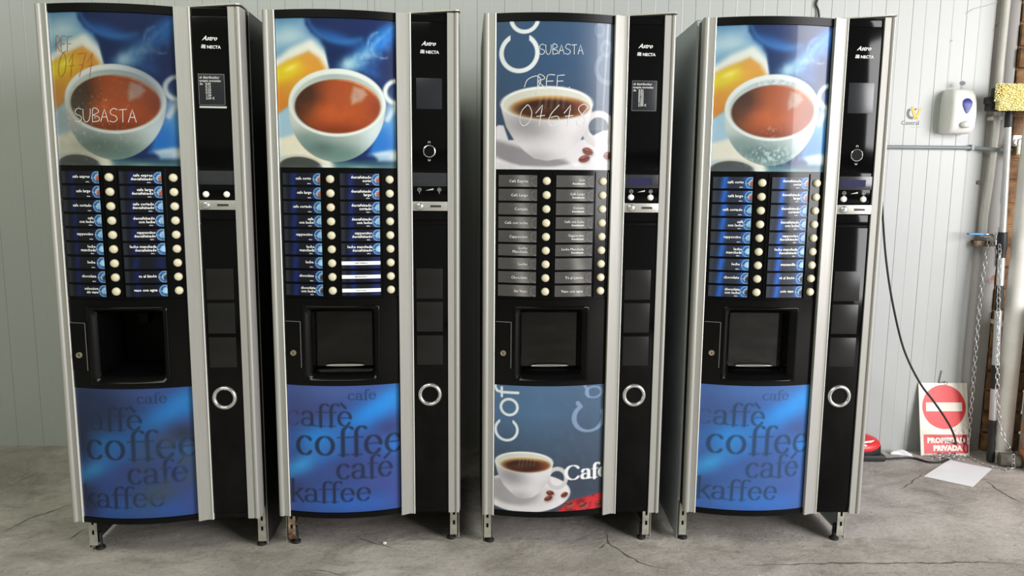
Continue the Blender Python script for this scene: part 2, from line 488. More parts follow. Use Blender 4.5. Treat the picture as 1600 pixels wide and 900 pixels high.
def paint_blue_cup(rubbed=False, dull=False):
    p = Paint(170, 208, [(115, 88), (720, 102), (738, 838), (150, 835)])
    X, Y = p.X, p.Y
    p.fill((17, 36, 80))
    p.mix(np.clip((X - 500) / 300, 0, 1) * .6, (18, 52, 114))
    # pale table and grey-blue corner on the left
    left = p.poly([(80, 60), (262, 60), (272, 125), (300, 165), (345, 195), (372, 240), (395, 340), (300, 420), (60, 700)])
    p.mix(p.soft(left, 16), (112, 158, 190))
    p.mix(p.soft(left, 9) * np.clip((130 - Y) / 60, 0, 1) * .75, (58, 112, 160))
    p.mix(p.blob(190, 175, 130, 50, -10) * p.soft(left, 9), (176, 204, 216))
    p.mix(p.soft(p.line([(110, 335), (205, 268), (300, 228), (362, 290), (392, 345)], 62), 20) * p.soft(left, 6), (226, 228, 220))
    # rim of the blue saucer behind
    p.mix(p.blob(430, 190, 140, 30, 16), (36, 92, 168))
    p.mix(p.soft(p.line(arc(470, 60, 190, 150, 175, 65, 16), 10, 26), 16) * .6, (58, 122, 190))
    p.mix(p.blob(500, 130, 130, 55, 0) * .6, (34, 44, 92))
    # orange cake
    cake = p.poly([(110, 336), (190, 295), (292, 256), (345, 290), (374, 330), (385, 350), (300, 385), (215, 455), (192, 520), (110, 585)])
    p.mix(p.soft(cake, 22), (212, 146, 52))
    p.mix(np.clip(1.3 * p.blob(175, 352, 105, 46, -22), 0, 1) * p.soft(cake, 8), (222, 196, 40))
    p.mix(p.blob(200, 335, 40, 14, -25) * p.soft(cake, 6) * .8, (244, 226, 110))
    p.mix(p.blob(160, 520, 70, 70, -30) * p.soft(cake, 6) * .8, (202, 122, 46))
    p.mix(p.blob(300, 300, 60, 45, 20) * p.soft(cake, 6) * .7, (216, 148, 66))
    # blue glow and smoke on the right
    p.mix(p.blob(650, 215, 150, 42, -38), (30, 116, 216))
    p.mix(p.soft(p.line([(735, 120), (660, 160), (610, 190)], 50, 26), 26) * .6, (44, 138, 230))
    p.mix(p.blob(540, 290, 90, 34, -30) * .8, (92, 156, 206))
    p.mix(p.blob(500, 318, 50, 30, -20) * .8, (160, 204, 218))
    sw = np.clip(p.noise(22, 77) * 1.8 - .35, .15, 1)
    p.mix(p.soft(p.line(arc(655, 222, 66, 66, 250, 100, 14), 4, 18), 12) * sw, (186, 214, 232))
    p.mix(p.soft(p.line(arc(665, 230, 60, 56, 200, 70, 14), 3, 10), 6) * sw * .9, (220, 236, 242))
    p.mix(p.soft(p.line([(600, 300), (560, 318), (520, 330), (480, 330)], 34, 12), 26) * sw * .8, (150, 190, 214))
    p.mix(p.soft(p.line([(720, 120), (670, 170), (625, 215), (590, 265)], 6, 16), 16) * sw * .6, (110, 176, 230))
    p.mix(p.soft(p.line([(640, 300), (615, 345), (640, 372)], 20), 18) * sw * .5, (70, 140, 200))
    p.mix(p.soft(p.line([(640, 190), (615, 230), (618, 262), (650, 270)], 18), 14) * .4, (140, 190, 230))
    p.mix(p.blob(595, 345, 70, 30, 24) * .55, (70, 140, 206))
    p.mix(p.blob(700, 340, 60, 60) * .8, (24, 34, 84))
    p.mix(p.blob(620, 320, 40, 60, 20) * .6, (30, 60, 130))
    wisp = np.clip((p.noise(16, 31, 4) - .42) * 3, 0, 1)
    p.mix(np.clip(p.blob(600, 270, 120, 50, -42), 0, 1) * wisp * .55, (120, 176, 222))
    p.mix(p.blob(520, 310, 90, 30, -25) * wisp * .6, (190, 214, 222))
    # lower surroundings
    p.mix(p.soft(p.poly([(100, 590), (200, 520), (230, 640), (330, 760), (460, 840), (100, 860)]), 12), (160, 192, 212))
    p.mix(p.soft(p.poly([(140, 690), (225, 665), (330, 750), (430, 815), (470, 850), (395, 850), (270, 775), (150, 780)]), 14), (228, 222, 204))
    p.mix(p.soft(p.poly([(420, 800), (560, 812), (760, 800), (760, 870), (430, 870)]), 22) * .9, (84, 126, 128))
    p.mix(p.blob(650, 812, 110, 16) * .7, (40, 70, 96))
    p.mix(p.blob(560, 835, 60, 12) * .5, (140, 172, 160))
    p.mix(p.soft(p.poly([(640, 620), (760, 560), (760, 760), (600, 770)]), 20), (38, 112, 198))
    p.mix(p.blob(705, 545, 46, 80, 24) * .85, (168, 202, 226))
    p.mix(p.blob(735, 620, 40, 90, 0) * .7, (90, 160, 220))
    p.mix(p.soft(p.line([(690, 590), (735, 520)], 26), 12) * .7, (226, 238, 246))
    # handle
    p.mix(p.soft(np.abs(p.ell(737, 452, 60, 56)) - 11, 9) * (X > 650), (226, 234, 232))
    p.mix(p.soft(p.ell(745, 458, 38, 34), 9), (34, 58, 112))
    # cup body
    mb = p.soft(p.ell(436, 522, 244, 284), 4) * p.soft(500 - Y, 4)
    p.mix(mb, (192, 197, 191))
    p.mix(mb * p.blob(360, 735, 160, 66, 12), (84, 106, 102))
    p.mix(mb * p.blob(500, 775, 150, 60, -8) * .85, (96, 128, 122))
    p.mix(mb * p.blob(440, 690, 260, 26, 0) * .4, (140, 160, 156))
    p.mix(mb * p.blob(630, 650, 60, 120, 20) * .8, (206, 224, 230))
    p.mix(mb * p.blob(225, 600, 50, 80, -24) * .6, (200, 208, 206))
    p.mix(mb * p.blob(290, 700, 70, 40, 30) * .7, (116, 140, 138))
    # rim, inner wall and coffee
    p.mix(p.soft(p.ell(436, 510, 245, 169, 2), 4), (222, 228, 224))
    p.mix(p.soft(p.ell(438, 516, 226, 148, 2), 6), (184, 194, 190))
    p.mix(p.blob(440, 375, 200, 24) * p.soft(p.ell(438, 516, 226, 148, 2), 6) * .6, (154, 166, 164))
    cof = p.soft(p.ell(440, 528, 213, 134, 1), 6)
    p.mix(cof, (168, 76, 38))
    p.mix(np.clip(cof * p.blob(268, 490, 95, 120, 8) * 1.3, 0, 1), (66, 40, 30))
    p.mix(cof * p.blob(400, 560, 110, 60, 0) * .8, (190, 88, 44))
    p.mix(cof * p.blob(500, 480, 120, 40, 12) * .6, (164, 82, 48))
    p.mix(cof * p.blob(440, 655, 190, 40) * .7, (112, 44, 24))
    p.mix(cof * p.blob(640, 540, 50, 70) * .6, (122, 54, 30))
    ring = p.soft(np.abs(p.ell(440, 528, 209, 130, 1)) - 3, 6)
    p.mix(ring * np.clip((X - 420) / 120, 0, 1) * np.clip((500 - Y) / 60, 0, 1), (226, 168, 118))
    p.mix(ring * np.clip((440 - X) / 200, 0, 1) * .6, (60, 40, 32))
    p.mix(cof * p.soft(p.poly([(520, 428), (570, 440), (588, 468), (560, 500), (512, 518), (508, 480)]), 14) * .75, (190, 168, 152))
    p.mix(cof * (p.noise(24, 3) - .5) * .5, (120, 56, 34))
    # sugar cube
    p.mix(p.soft(p.poly([(622, 764), (700, 748), (780, 752), (780, 800), (650, 802)]), 14), (150, 186, 212))
    p.mix(p.blob(735, 772, 34, 24), (226, 230, 230))
    p.mix(p.blob(670, 765, 50, 13, -6) * .8, (196, 216, 230))
    # spoon
    p.mix(p.soft(p.ell(262, 838, 130, 66, 6), 5), (206, 200, 182))
    p.mix(p.soft(p.ell(258, 844, 118, 62, 6), 5), (66, 70, 70))
    p.mix(p.blob(230, 850, 60, 18) * .7, (112, 116, 114))
    p.mix(p.blob(380, 828, 22, 9) * .8, (210, 226, 236))
    if rubbed:
        n1 = p.noise(60, 11)
        p.mix(p.soft(p.poly([(345, 372), (520, 362), (522, 392), (348, 396)]), 4) * np.clip((n1 - .42) * 8, .15, 1) * .75, (214, 226, 228))
        p.mix(np.clip(p.blob(440, 750, 120, 46) * 1.2, 0, 1) * np.clip((n1 - .5) * 7, 0, 1) * .8, (196, 208, 210))
        p.mix(p.blob(430, 640, 36, 36) * np.clip((n1 - .55) * 8, 0, 1) * .6, (206, 190, 180))
        p.mix(np.full(len(X), .12), (150, 176, 206))
    if dull:
        n2 = p.noise(5, 41)
        p.C *= .84
        p.mix(np.clip(p.blob(640, 250, 160, 260) * .5, 0, 1), (16, 26, 52))
        p.mix(np.clip(p.blob(200, 640, 120, 160) * np.clip(n2 * 2 - .3, 0, 1), 0, 1) * .55, (122, 120, 112))
        p.mix(np.clip(p.blob(250, 540, 70, 110) * 1.1, 0, 1) * cof * .8, (58, 54, 48))  # grey-black reflection painted over the coffee's left side
        p.mix(p.blob(350, 740, 160, 50) * .5, (86, 92, 84))
        p.mix(np.clip(p.noise(50, 42) - .66, 0, 1) * 3 * p.blob(330, 640, 200, 200), (196, 196, 188))
    return p


def paint_words(worn=False, pale=False):
    p = Paint(170, 190, [(105, 38), (690, 35), (690, 690), (120, 680)])
    X, Y = p.X, p.Y
    p.fill((56, 78, 144))
    p.mix(p.blob(180, 150, 190, 130), (64, 72, 126))
    p.mix(p.blob(330, 60, 260, 60) * .8, (72, 96, 156))
    p.mix(p.blob(560, 165, 230, 62, -28), (38, 136, 226))
    p.mix(p.blob(680, 110, 90, 60, -20) * .8, (46, 148, 232))
    p.mix(p.blob(640, 270, 60, 44) * .9, (56, 62, 112))
    p.mix(p.blob(660, 350, 60, 50) * .8, (44, 122, 214))
    p.mix(p.blob(260, 300, 110, 70, -10), (44, 128, 214))
    p.mix(p.blob(180, 440, 130, 44, -32), (58, 152, 220))
    p.mix(p.blob(330, 380, 110, 40, -24) * .7, (48, 108, 190))
    p.mix(p.blob(460, 440, 120, 44) * .8, (60, 68, 128))
    p.mix(p.blob(150, 570, 70, 60) * .8, (52, 60, 112))
    p.mix(p.blob(420, 640, 260, 50) * .8, (46, 100, 190))
    p.mix(p.blob(660, 590, 60, 80) * .7, (66, 78, 150))
    p.mix(p.blob(560, 530, 70, 40) * .7, (68, 76, 140))
    p.mix((p.noise(6, 2) - .4) * .5, (52, 100, 184))
    ink = (30, 40, 62)
    write_word(p, 'cafe', 425, 108, 44, 34, ink, .7, blur=.12)
    write_word(p, 'caffE', 96, 240, 89, 76, ink, .8, blur=.07, fade=np.clip((X - 90) / 130, .25, 1))
    write_word(p, 'coffee', 148, 388, 111, 98, ink, .85, blur=.06)
    write_word(p, 'cafA', 360, 512, 88, 80, ink, .8, blur=.08)
    write_word(p, 'kaffee', 112, 630, 87, 72, ink, .85, blur=.07)
    if worn:
        n = p.noise(5, 21)
        p.mix(np.clip(p.blob(560, 380, 150, 130, -30) + p.blob(520, 560, 160, 70, -30) * .8, 0, 1) * np.clip(n * 2.8 - .6, 0, 1) * .95, (70, 84, 98))
        p.mix(np.full(len(X), .22), (20, 36, 62))
        p.mix(np.clip(p.blob(190, 130, 220, 150) * 1.2, 0, 1) * .75, (30, 42, 66))
        p.mix(p.blob(110, 300, 70, 110) * .8, (24, 32, 50))
        p.mix(p.blob(640, 270, 60, 44) * .8, (40, 48, 70))
        p.mix(p.blob(140, 610, 60, 90) * .7, (28, 34, 52))
    if pale:
        p.mix(np.full(len(X), .22), (84, 156, 218))  # whole film shifted towards a paler blue
    return p


def cup_white(p, cx, cy, s, saucer=True):
    """white cup of black coffee; cx, cy the middle of the rim, s half the rim's width"""
    q = lambda x, y: (cx + x * s, cy + y * s)
    if saucer:
        p.mix(p.soft(p.ell(*q(.05, 1.05), 1.56 * s, .70 * s), 3), (222, 218, 222))
        p.mix(p.soft(p.ell(*q(-.45, 1.02), .95 * s, .46 * s, 8), .10 * s) * .6, (120, 116, 122))
        p.mix(p.soft(p.ell(*q(.25, 1.16), .95 * s, .36 * s), .12 * s) * .3, (170, 166, 172))
    m = p.soft(np.abs(p.ell(*q(1.14, .55), .32 * s, .33 * s)) - .07 * s, .02 * s)
    p.mix(m, (196, 194, 196)); 
    body = p.poly([q(-1, 0), q(-.97, .18), q(-.88, .5), q(-.7, .82), q(-.48, 1.05), q(-.28, 1.2), q(0, 1.25), q(.3, 1.2), q(.5, 1.06), q(.74, .78), q(.9, .45), q(.98, .16), q(1, 0)])
    mb = p.soft(body, .02 * s)
    p.mix(mb, (226, 222, 226))
    p.mix(mb * p.blob(*q(-.45, .5), .6 * s, .32 * s, 14) * .85, (140, 136, 142))
    p.mix(mb * p.blob(*q(-.2, 1.2), .5 * s, .2 * s) * .6, (150, 146, 152))
    p.mix(mb * p.blob(*q(.75, .75), .22 * s, .4 * s, 30) * .5, (180, 176, 182))
    p.mix(p.soft(p.ell(*q(0, 0), 1.0 * s, .37 * s), .02 * s), (236, 236, 236))
    p.mix(p.soft(p.ell(*q(.0, .02), .96 * s, .335 * s), .02 * s), (206, 206, 196))
    c = p.soft(p.ell(*q(.06, .09), .84 * s, .255 * s), .03 * s)
    p.mix(c, (196, 150, 92))
    c2 = p.soft(p.ell(*q(.04, .12), .74 * s, .215 * s), .06 * s)
    p.mix(c2, (58, 32, 24))
    p.mix(c2 * p.blob(*q(-.2, .16), .3 * s, .08 * s) * .5, (104, 66, 48))
    p.mix(c * p.blob(*q(.72, .1), .25 * s, .2 * s) * .8, (120, 62, 44))
    for k in range(5):
        x0 = -.18 + .13 * k
        p.mix(p.soft(p.line([q(x0, .1), q(x0 + .05, -.15 - .04 * k), q(x0 - .02, -.35)], .03 * s, .05 * s), .04 * s) * .22, (230, 220, 206))


def bean(p, x, y, rx, ry, a):
    p.mix(p.soft(p.ell(x + 4, y + 6, rx * 1.1, ry * 1.1, a), ry * .5) * .5, (120, 116, 120))
    m = p.soft(p.ell(x, y, rx, ry, a), 2)
    p.mix(m, (112, 50, 36)); p.mix(m * p.blob(x - rx * .3, y - ry * .4, rx * .6, ry * .4, a) * .7, (176, 110, 88))
    c, s = math.cos(R(a)), math.sin(R(a))
    p.mix(p.soft(p.line([(x - rx * c, y - rx * s), (x + rx * c, y + rx * s)], ry * .18), 2), (50, 22, 18))


def paint_slate_top():
    p = Paint(170, 208, [(182, 103), (772, 118), (757, 852), (178, 850)])
    X, Y = p.X, p.Y
    p.fill((60, 82, 112))
    p.mix(np.clip((Y - 300) / 300, 0, 1) * .6, (56, 68, 88))
    p.mix(p.blob(420, 240, 260, 200) * .5, (50, 84, 122))
    p.mix(p.blob(740, 200, 120, 220) * .6, (98, 116, 140))
    p.mix((p.noise(14, 8) - .5) * .5, (80, 100, 128))
    # big letters reading upwards
    for k, (cx, cy, r) in enumerate([(745, 340, 62)]):
        p.mix(p.soft(np.abs(p.ell(cx, cy, r, 68)) - 11, 4) * ~((X > 715) & (Y < 330)) * .45, (150, 166, 190))
    p.mix(p.soft(np.abs(p.ell(735, 240, 26, 34)) - 8, 4) * .4, (150, 166, 190))
    p.mix(p.soft(np.abs(p.ell(700, 150, 22, 30)) - 6, 4) * .35, (150, 166, 190))
    C = p.soft(np.abs(p.ell(294, 262, 89, 89)) - 11, 2)
    gap = (Y < 250) & (X > 248) & (X < 342)
    p.mix(C * ~gap, (222, 226, 230))
    p.mix(p.soft(np.abs(p.ell(320, 92, 66, 66)) - 10, 2), (222, 226, 230))
    # table, saucer and cup
    p.mix(p.soft(p.poly([(150, 650), (190, 622), (215, 625), (240, 700), (600, 700), (640, 690), (740, 640), (790, 660), (790, 870), (150, 870)]), 5), (214, 210, 216))
    p.mix(p.soft(p.poly([(150, 690), (280, 730), (520, 800), (560, 830), (400, 850), (250, 830), (150, 770)]), 18) * .75, (116, 112, 120))
    p.mix(p.soft(p.line([(170, 800), (300, 842), (470, 846), (620, 815), (760, 760)], 20), 8) * .6, (236, 234, 238))
    p.mix(p.soft(np.abs(p.ell(697, 632, 62, 62)) - 9, 4), (214, 210, 212))
    p.mix(p.soft(p.ell(697, 632, 50, 50), 4) * (Y < 650), (84, 96, 112))
    cup_white(p, 433, 515, 232, saucer=False)
    p.mix(p.soft(np.abs(p.ell(697, 632, 62, 62)) - 9, 4) * (X > 655), (206, 202, 206))
    bean(p, 640, 757, 28, 19, 20); bean(p, 622, 795, 29, 18, -14); bean(p, 745, 777, 22, 20, -10)
    p.mix(p.soft(p.line([(745, 120), (735, 300), (722, 520), (716, 700)], 8, 4), 5) * .5, (220, 226, 230))
    return p


def paint_slate_bottom():
    p = Paint(170, 190, [(178, 40), (745, 38), (735, 690), (168, 685)])
    X, Y = p.X, p.Y
    p.fill((78, 108, 142))
    p.mix(np.clip((Y - 180) / 320, 0, 1), (58, 68, 84))
    p.mix(p.blob(640, 260, 160, 260) * .45, (64, 74, 90))
    p.mix((p.noise(16, 9) - .5) * .6, (88, 112, 140))
    pale = (134, 156, 188)
    p.mix(p.soft(p.line(arc(665, 205, 80, 70, -22, 236, 26) + [(604, 128)], 12, w2=26), 3) * .85, pale)
    p.mix(p.soft(p.line(arc(690, 76, 42, 28, 0, 360, 20), 8, w2=14), 3) * .8, pale)
    p.mix(p.soft(p.line([(640, 40), (655, 60), (660, 96)], 14), 3) * .8, pale)
    wh = (222, 228, 234)
    C = p.soft(np.abs(p.ell(235, 266, 56, 54)) - 6.5, 2)
    p.mix(C * ~((Y < 255) & (X > 205) & (X < 268)), wh)
    p.mix(p.soft(np.abs(p.ell(250, 150, 42, 40)) - 6.5, 2), wh)
    p.mix(p.soft(p.line([(296, 76), (212, 76), (190, 70), (180, 54), (180, 40)], 13), 2), wh)
    p.mix(p.soft(p.line([(213, 52), (213, 97)], 12), 2), wh)
    # red cloth with beans
    p.mix(p.soft(p.poly([(480, 700), (560, 636), (640, 622), (750, 606), (750, 710)]), 10), (196, 44, 52))
    p.mix(p.soft(p.poly([(480, 700), (560, 636), (640, 622), (750, 606), (750, 710)]), 10) * np.clip((p.noise(26, 4) - .5) * 5, 0, 1) * .7, (116, 20, 30))
    bean(p, 560, 648, 20, 11, 0); bean(p, 636, 662, 22, 12, -20); bean(p, 560, 680, 18, 10, 10); bean(p, 725, 665, 20, 12, 0)
    cup_white(p, 325, 430, 150)
    bean(p, 460, 588, 20, 13, 10); bean(p, 450, 616, 22, 13, -20); bean(p, 535, 600, 19, 13, -24)
    write_word(p, 'Cafe', 540, 524, 62, 52, (232, 232, 234), 1.0, thin=.09, thick=.36, blur=.03)
    return p


# ------------------------------------------------------------------ the vending machines
UL, UR = 0.0375, 0.4055
UC = (UL + UR) / 2
ZT, ZB = 1.7765, 0.1514


def vc(u):
    return -0.004 + 0.030 * (1 - ((u - UC) / (UR - UC)) ** 2)


def S(u, z, off=0.0):
    return Vector((u - 0.3, -(vc(u) + off), z))


def Fp(u, z, off=0.0):
    return Vector((u - 0.3, 0.003 - off, z))


def film(p, z0, z1, off, name):
    nx, ny = p.nx, p.ny
    u = UL + 0.002 + (UR - UL - 0.006) * p.S
    z = z1 + (z0 - z1) * p.T
    v = -0.004 + 0.030 * (1 - ((u - UC) / (UR - UC)) ** 2) + off
    co = np.stack([u - 0.3, -v, z], 1)
    me = bpy.data.meshes.new(name)
    idx = np.arange((nx + 1) * (ny + 1)).reshape(ny + 1, nx + 1)
    q = np.stack([idx[1:, :-1], idx[1:, 1:], idx[:-1, 1:], idx[:-1, :-1]], -1).reshape(-1, 4)
    colour_mesh(me, co, q, p.C)
    me.materials.append(M['print'])
    return me


def colour_mesh(me, co, q, C):
    me.vertices.add(len(co)); me.vertices.foreach_set('co', co.ravel())
    me.loops.add(q.size); me.loops.foreach_set('vertex_index', q.ravel())
    me.polygons.add(len(q)); me.polygons.foreach_set('loop_start', np.arange(len(q)) * 4)
    me.polygons.foreach_set('loop_total', np.full(len(q), 4)); me.polygons.foreach_set('use_smooth', np.ones(len(q), bool))
    me.update(calc_edges=True)
    a = me.color_attributes.new('print', 'FLOAT_COLOR', 'POINT')
    rgba = np.ones((len(co), 4)); rgba[:, :3] = lin(np.clip(C, 0, 255)) * PRINT_GAIN
    a.data.foreach_set('color', np.clip(rgba, 0, .95).astype(np.float32).ravel())


PRINT_GAIN = 0.88
PTS = {}
BLUE = paint_blue_cup(); BLUE_D = paint_blue_cup(dull=True); BLUE_R = paint_blue_cup(True)
WORDS = paint_words(); WORDS_W = paint_words(worn=True); WORDS_P = paint_words(pale=True)
SLATE_T = paint_slate_top(); SLATE_B = paint_slate_bottom()
FT = {k: film(p, 1.3025, 1.7512, 0.0, 'advert_film') for k, p in (('blue', BLUE), ('dull', BLUE_D), ('rubbed', BLUE_R), ('slate', SLATE_T))}
FB = {k: film(p, 0.170, 0.6022, 0.0, 'advert_film') for k, p in (('words', WORDS), ('worn', WORDS_W), ('pale', WORDS_P), ('slate', SLATE_B))}


def fu(s_): return UL + 0.002 + (UR - UL - 0.006) * s_


def smooth(pts, n=8):
    P = [Vector(p) for p in pts]; out = []
    for i in range(len(P) - 1):
        a, b_, c, d = P[max(0, i - 1)], P[i], P[i + 1], P[min(len(P) - 1, i + 2)]
        for k in range(n):
            t = k / n
            out.append(.5 * ((2 * b_) + (c - a) * t + (2 * a - 5 * b_ + 4 * c - d) * t * t + (3 * b_ - a - 3 * c + d) * t ** 3))
    return out + [P[-1]]


def handwriting(strokes, p, z0, z1, r, name, m, parent):
    b = B()
    for st in strokes:
        pts = []
        for (x, y) in st:
            a, t = p.st(x, y)
            pts.append(S(fu(a), z1 + (z0 - z1) * t, r * .4))
        if len(pts) > 3: pts = smooth(pts, 5)
        fine = []
        for a_, b_ in zip(pts, pts[1:]):
            n = max(1, int((b_ - a_).length / .012))
            fine += [a_.lerp(b_, k / n) for k in range(n)]
        fine.append(pts[-1])
        L, Q = [], []
        for i, q in enumerate(fine):
            d = fine[min(i + 1, len(fine) - 1)] - fine[max(i - 1, 0)]
            n_ = Vector((-d.z, 0, d.x)).normalized() * r
            for lst, w_ in ((L, q + n_), (Q, q - n_)):
                w_.y = -(vc(w_.x + .3) + .0007); lst.append(w_)
        m_ = len(fine)
        b.mesh(L + Q, [(i, i + 1, m_ + i + 1, m_ + i) for i in range(m_ - 1)])
    return b.build(name, m, parent, 0, fix=False)


def letters(word, x, y, w, h, slant=0.0, gap=.18):
    """hand-drawn capitals as strokes; y is the baseline, y grows downwards"""
    D = {'S': [[(1, .95), (.5, 1.05), (.1, .85), (.2, .6), (.8, .45), (.95, .2), (.5, 0), (0, .1)]],
         'U': [[(0, 1), (.05, .3), (.35, 0), (.75, .1), (.95, .5), (1, 1)]],
         'B': [[(.1, 0), (.15, 1), (.7, 1), (.9, .75), (.2, .52), (.9, .4), (.95, .1), (.1, 0)]],
         'A': [[(0, 0), (.5, 1), (1, 0)], [(.2, .38), (.85, .4)]],
         'T': [[(0, .95), (1, 1)], [(.5, 1), (.5, 0)]],
         'R': [[(.1, 0), (.2, 1), (.75, .95), (.9, .7), (.2, .5), (1, 0)]],
         'E': [[(1, 1), (.1, .95), (.05, 0), (1, .02)], [(.05, .5), (.8, .52)]],
         'F': [[(1, 1), (.1, .95), (.05, 0)], [(.05, .5), (.8, .52)]],
         '.': [[(.3, .02), (.45, .0)]],
         '0': [[(.5, 1), (.1, .7), (.05, .25), (.4, 0), (.85, .2), (.95, .65), (.6, 1), (.4, .95)]],
         '1': [[(.1, .6), (.6, 1), (.5, 0)], [(.2, .45), (.9, .5)]],
         '6': [[(.8, 1), (.25, .6), (.05, .2), (.4, 0), (.9, .15), (.8, .45), (.2, .4)]],
         '7': [[(0, .95), (1, 1), (.4, 0)], [(.25, .5), (.85, .5)]],
         '8': [[(.9, .9), (.5, 1.05), (.1, .8), (.8, .3), (.5, 0), (.1, .2), (.9, .9)]]}
    out = []
    n = len(word); cw = w / (n * (1 + gap) - gap)
    for i, ch in enumerate(word):
        if ch == ' ': continue
        for st in D[ch]:
            out.append([(x + (i * (1 + gap) + q) * cw + slant * t * h, y - t * h) for q, t in st])
    return out


_cache = {}


def cached(key, fn):
    if key not in _cache:
        _cache[key] = fn()
    return _cache[key]


# --- shared meshes of a machine
def m_cabinet(m='side'):
    b = B(); t = .0025
    for u in (0.0, 0.6 - t):
        b.box(u - .3, u + t - .3, .100, .720, .012, 1.788, 0, 0)
        b.box(u - .3 + (t if u == 0 else -.022), u - .3 + (.022 if u == 0 else 0), .100, .102, .15, 1.788, 0, 0)
    b.box(-.2975, .2975, .7175, .720, .012, 1.788); b.box(-.3, .3, .100, .720, 1.7855, 1.788)
    b.box(-.2975, .2975, .104, .7175, .155, .160)
    for x in (-.3, .2975):
        b.box(x, x + .0025, .0985, .1005, .012, 1.786, 0, 1)
    for x in (-.3, .2975):           # screw heads on the side sheets
        for z in (.45, 1.1, 1.70):
            b.lathe([(0.004, -.002), (.004, .002)], 10, Matrix.Translation((x + .00125, .135, z)) @ Matrix.Rotation(R(90), 4, 'Y'))
    return b.data('cabinet', [m, 'steel'], 30)


def m_door():
    b = B()
    x0, x1 = -.296, .296
    h0, h1, k0, k1 = .110 - .3, .335 - .3, .630, .855
    b.box(x0, h0, .012, .085, ZB + .002, ZT - .002); b.box(h1, x1, .012, .085, ZB + .002, ZT - .002)
    b.box(h0, h1, .012, .085, ZB + .002, k0); b.box(h0, h1, .012, .085, k1, ZT - .002)
    return b.data('door', ['satin'], 30)


def m_cap():
    # sheet metal lid over the coin column, rising a little to the right
    b = B()
    P = [(.430, .010), (.5633, -.010), (.590, -.010), (.600, -.004), (.604, .008), (.601, .083), (.430, .083)]
    zz = lambda u: ZT + .0005 + .009 * max(0, (u - .45) / .15)
    v0 = [(u - .3, y, zz(u)) for u, y in P]; v1 = [(u - .3, y, zz(u) + .0035) for u, y in P]
    n = len(P)
    b.mesh(v0 + v1, [tuple(range(n))[::-1], tuple(range(n, 2 * n))] + [(i, (i + 1) % n, n + (i + 1) % n, n + i) for i in range(n)])
    return b.data('top_cap', ['steel'], 20)


def prof(poly, z0, z1, mats, name, mi=0, extra=None):
    b = B()
    b.prism(poly, lambda u, v, h: Vector((u - .3, -v, h)), z0, z1, mi)
    if extra: 
        for e in extra: b.prism(e, lambda u, v, h: Vector((u - .3, -v, h)), z0, z1, 1)
    return b.data(name, mats, 30)


def circ(cu, cv, r, a0, a1, n=7):
    return [(cu + r * math.cos(R(a0 + (a1 - a0) * k / n)), cv + r * math.sin(R(a0 + (a1 - a0) * k / n))) for k in range(n + 1)]


def m_left_trim():
    return prof([(.004, -.05), (0, -.02)] + circ(.0095, -.0075, .0095, 180, 50) + [(.0175, -.0035), (.0335, .0015), (.0335, -.02), (.012, -.05)],
                ZB, ZT, ['alu', 'alu_lip'], 'left_trim', extra=[[(.0335, .0015), (.0352, .004), (.0375, .003), (.0375, -.02), (.0335, -.02)]])


def m_centre_trim():
    return prof([(.4055, -.02), (.4055, .010), (.4065, .0125), (.4085, .0125), (.4335, .0005), (.4475, .0015), (.4475, -.02)],
                ZB - .002, ZT, ['alu', 'alu_lip'], 'centre_trim', extra=[[(.4475, .0015), (.449, .0042), (.4508, .0034), (.4508, -.02), (.4475, -.02)]])


def m_right_trim():
    return prof([(.5633, -.02), (.5633, .0035), (.582, .0035), (.5835, .0005), (.5865, .0005)] + circ(.5925, -.0005, .007, 140, 10) +
                [(.602, -.02), (.6035, -.04), (.601, -.055), (.595, -.056), (.59, -.02)], ZB, ZT + .004, ['alu', 'alu_lip'], 'right_trim')


def m_header():
    b = B()
    b.slab(lambda i, j, o: S(UL + (UR - UL) * i, 1.7525 + (ZT - 1.7525) * j, .004 + o), 20, 1, .03)
    return b.data('header_band', ['satin'], 30)


def m_footer():
    b = B()
    b.slab(lambda i, j, o: S(UL + (UR - UL) * i, ZB + (.1688 - ZB) * j, .004 + o), 20, 1, .03)
    return b.data('base_band', ['satin'], 30)


def m_backing():
    b = B()
    b.slab(lambda i, j, o: S(UL + (UR - UL) * i, .168 + (.604 - .168) * j, -.0015 + o), 20, 1, .012)
    b.slab(lambda i, j, o: S(UL + (UR - UL) * i, .8896 + (1.754 - .8896) * j, -.0015 + o), 20, 1, .012)
    return b.data('front_backing', ['satin'], 30)


def m_select():
    b = B()
    b.slab(lambda i, j, o: S(UL + (UR - UL - .002) * i, .8906 + (1.3015 - .8906) * j, .001 + o), 20, 1, .004)
    for u, w in ((.2175, .004), (.3965, .005), (.1745, .0025), (.3555, .0025)):
        b.slab(lambda i, j, o: S(u + w * i, .894 + (1.296 - .894) * j, .005 + o), 2, 1, .006)
    for k in range(9):     # pockets' ledges between the cards
        z = 1.2848 - .04366 * k
        for u0 in (.0455, .2265):
            b.slab(lambda i, j, o: S(u0 + .126 * i, z - .0405 + .003 * j, .0045 + o), 4, 1, .005)
    return b.data('selection_panel', ['black'], 30)


def m_button():
    b = B()
    b.lathe([(.0128, 0), (.0128, .003), (.0118, .0065), (.0095, .009), (.005, .0105), (.0005, .011)], 24, Matrix.Rotation(R(90), 4, 'X'))
    return b.data('selection_button', ['cream'], 60)


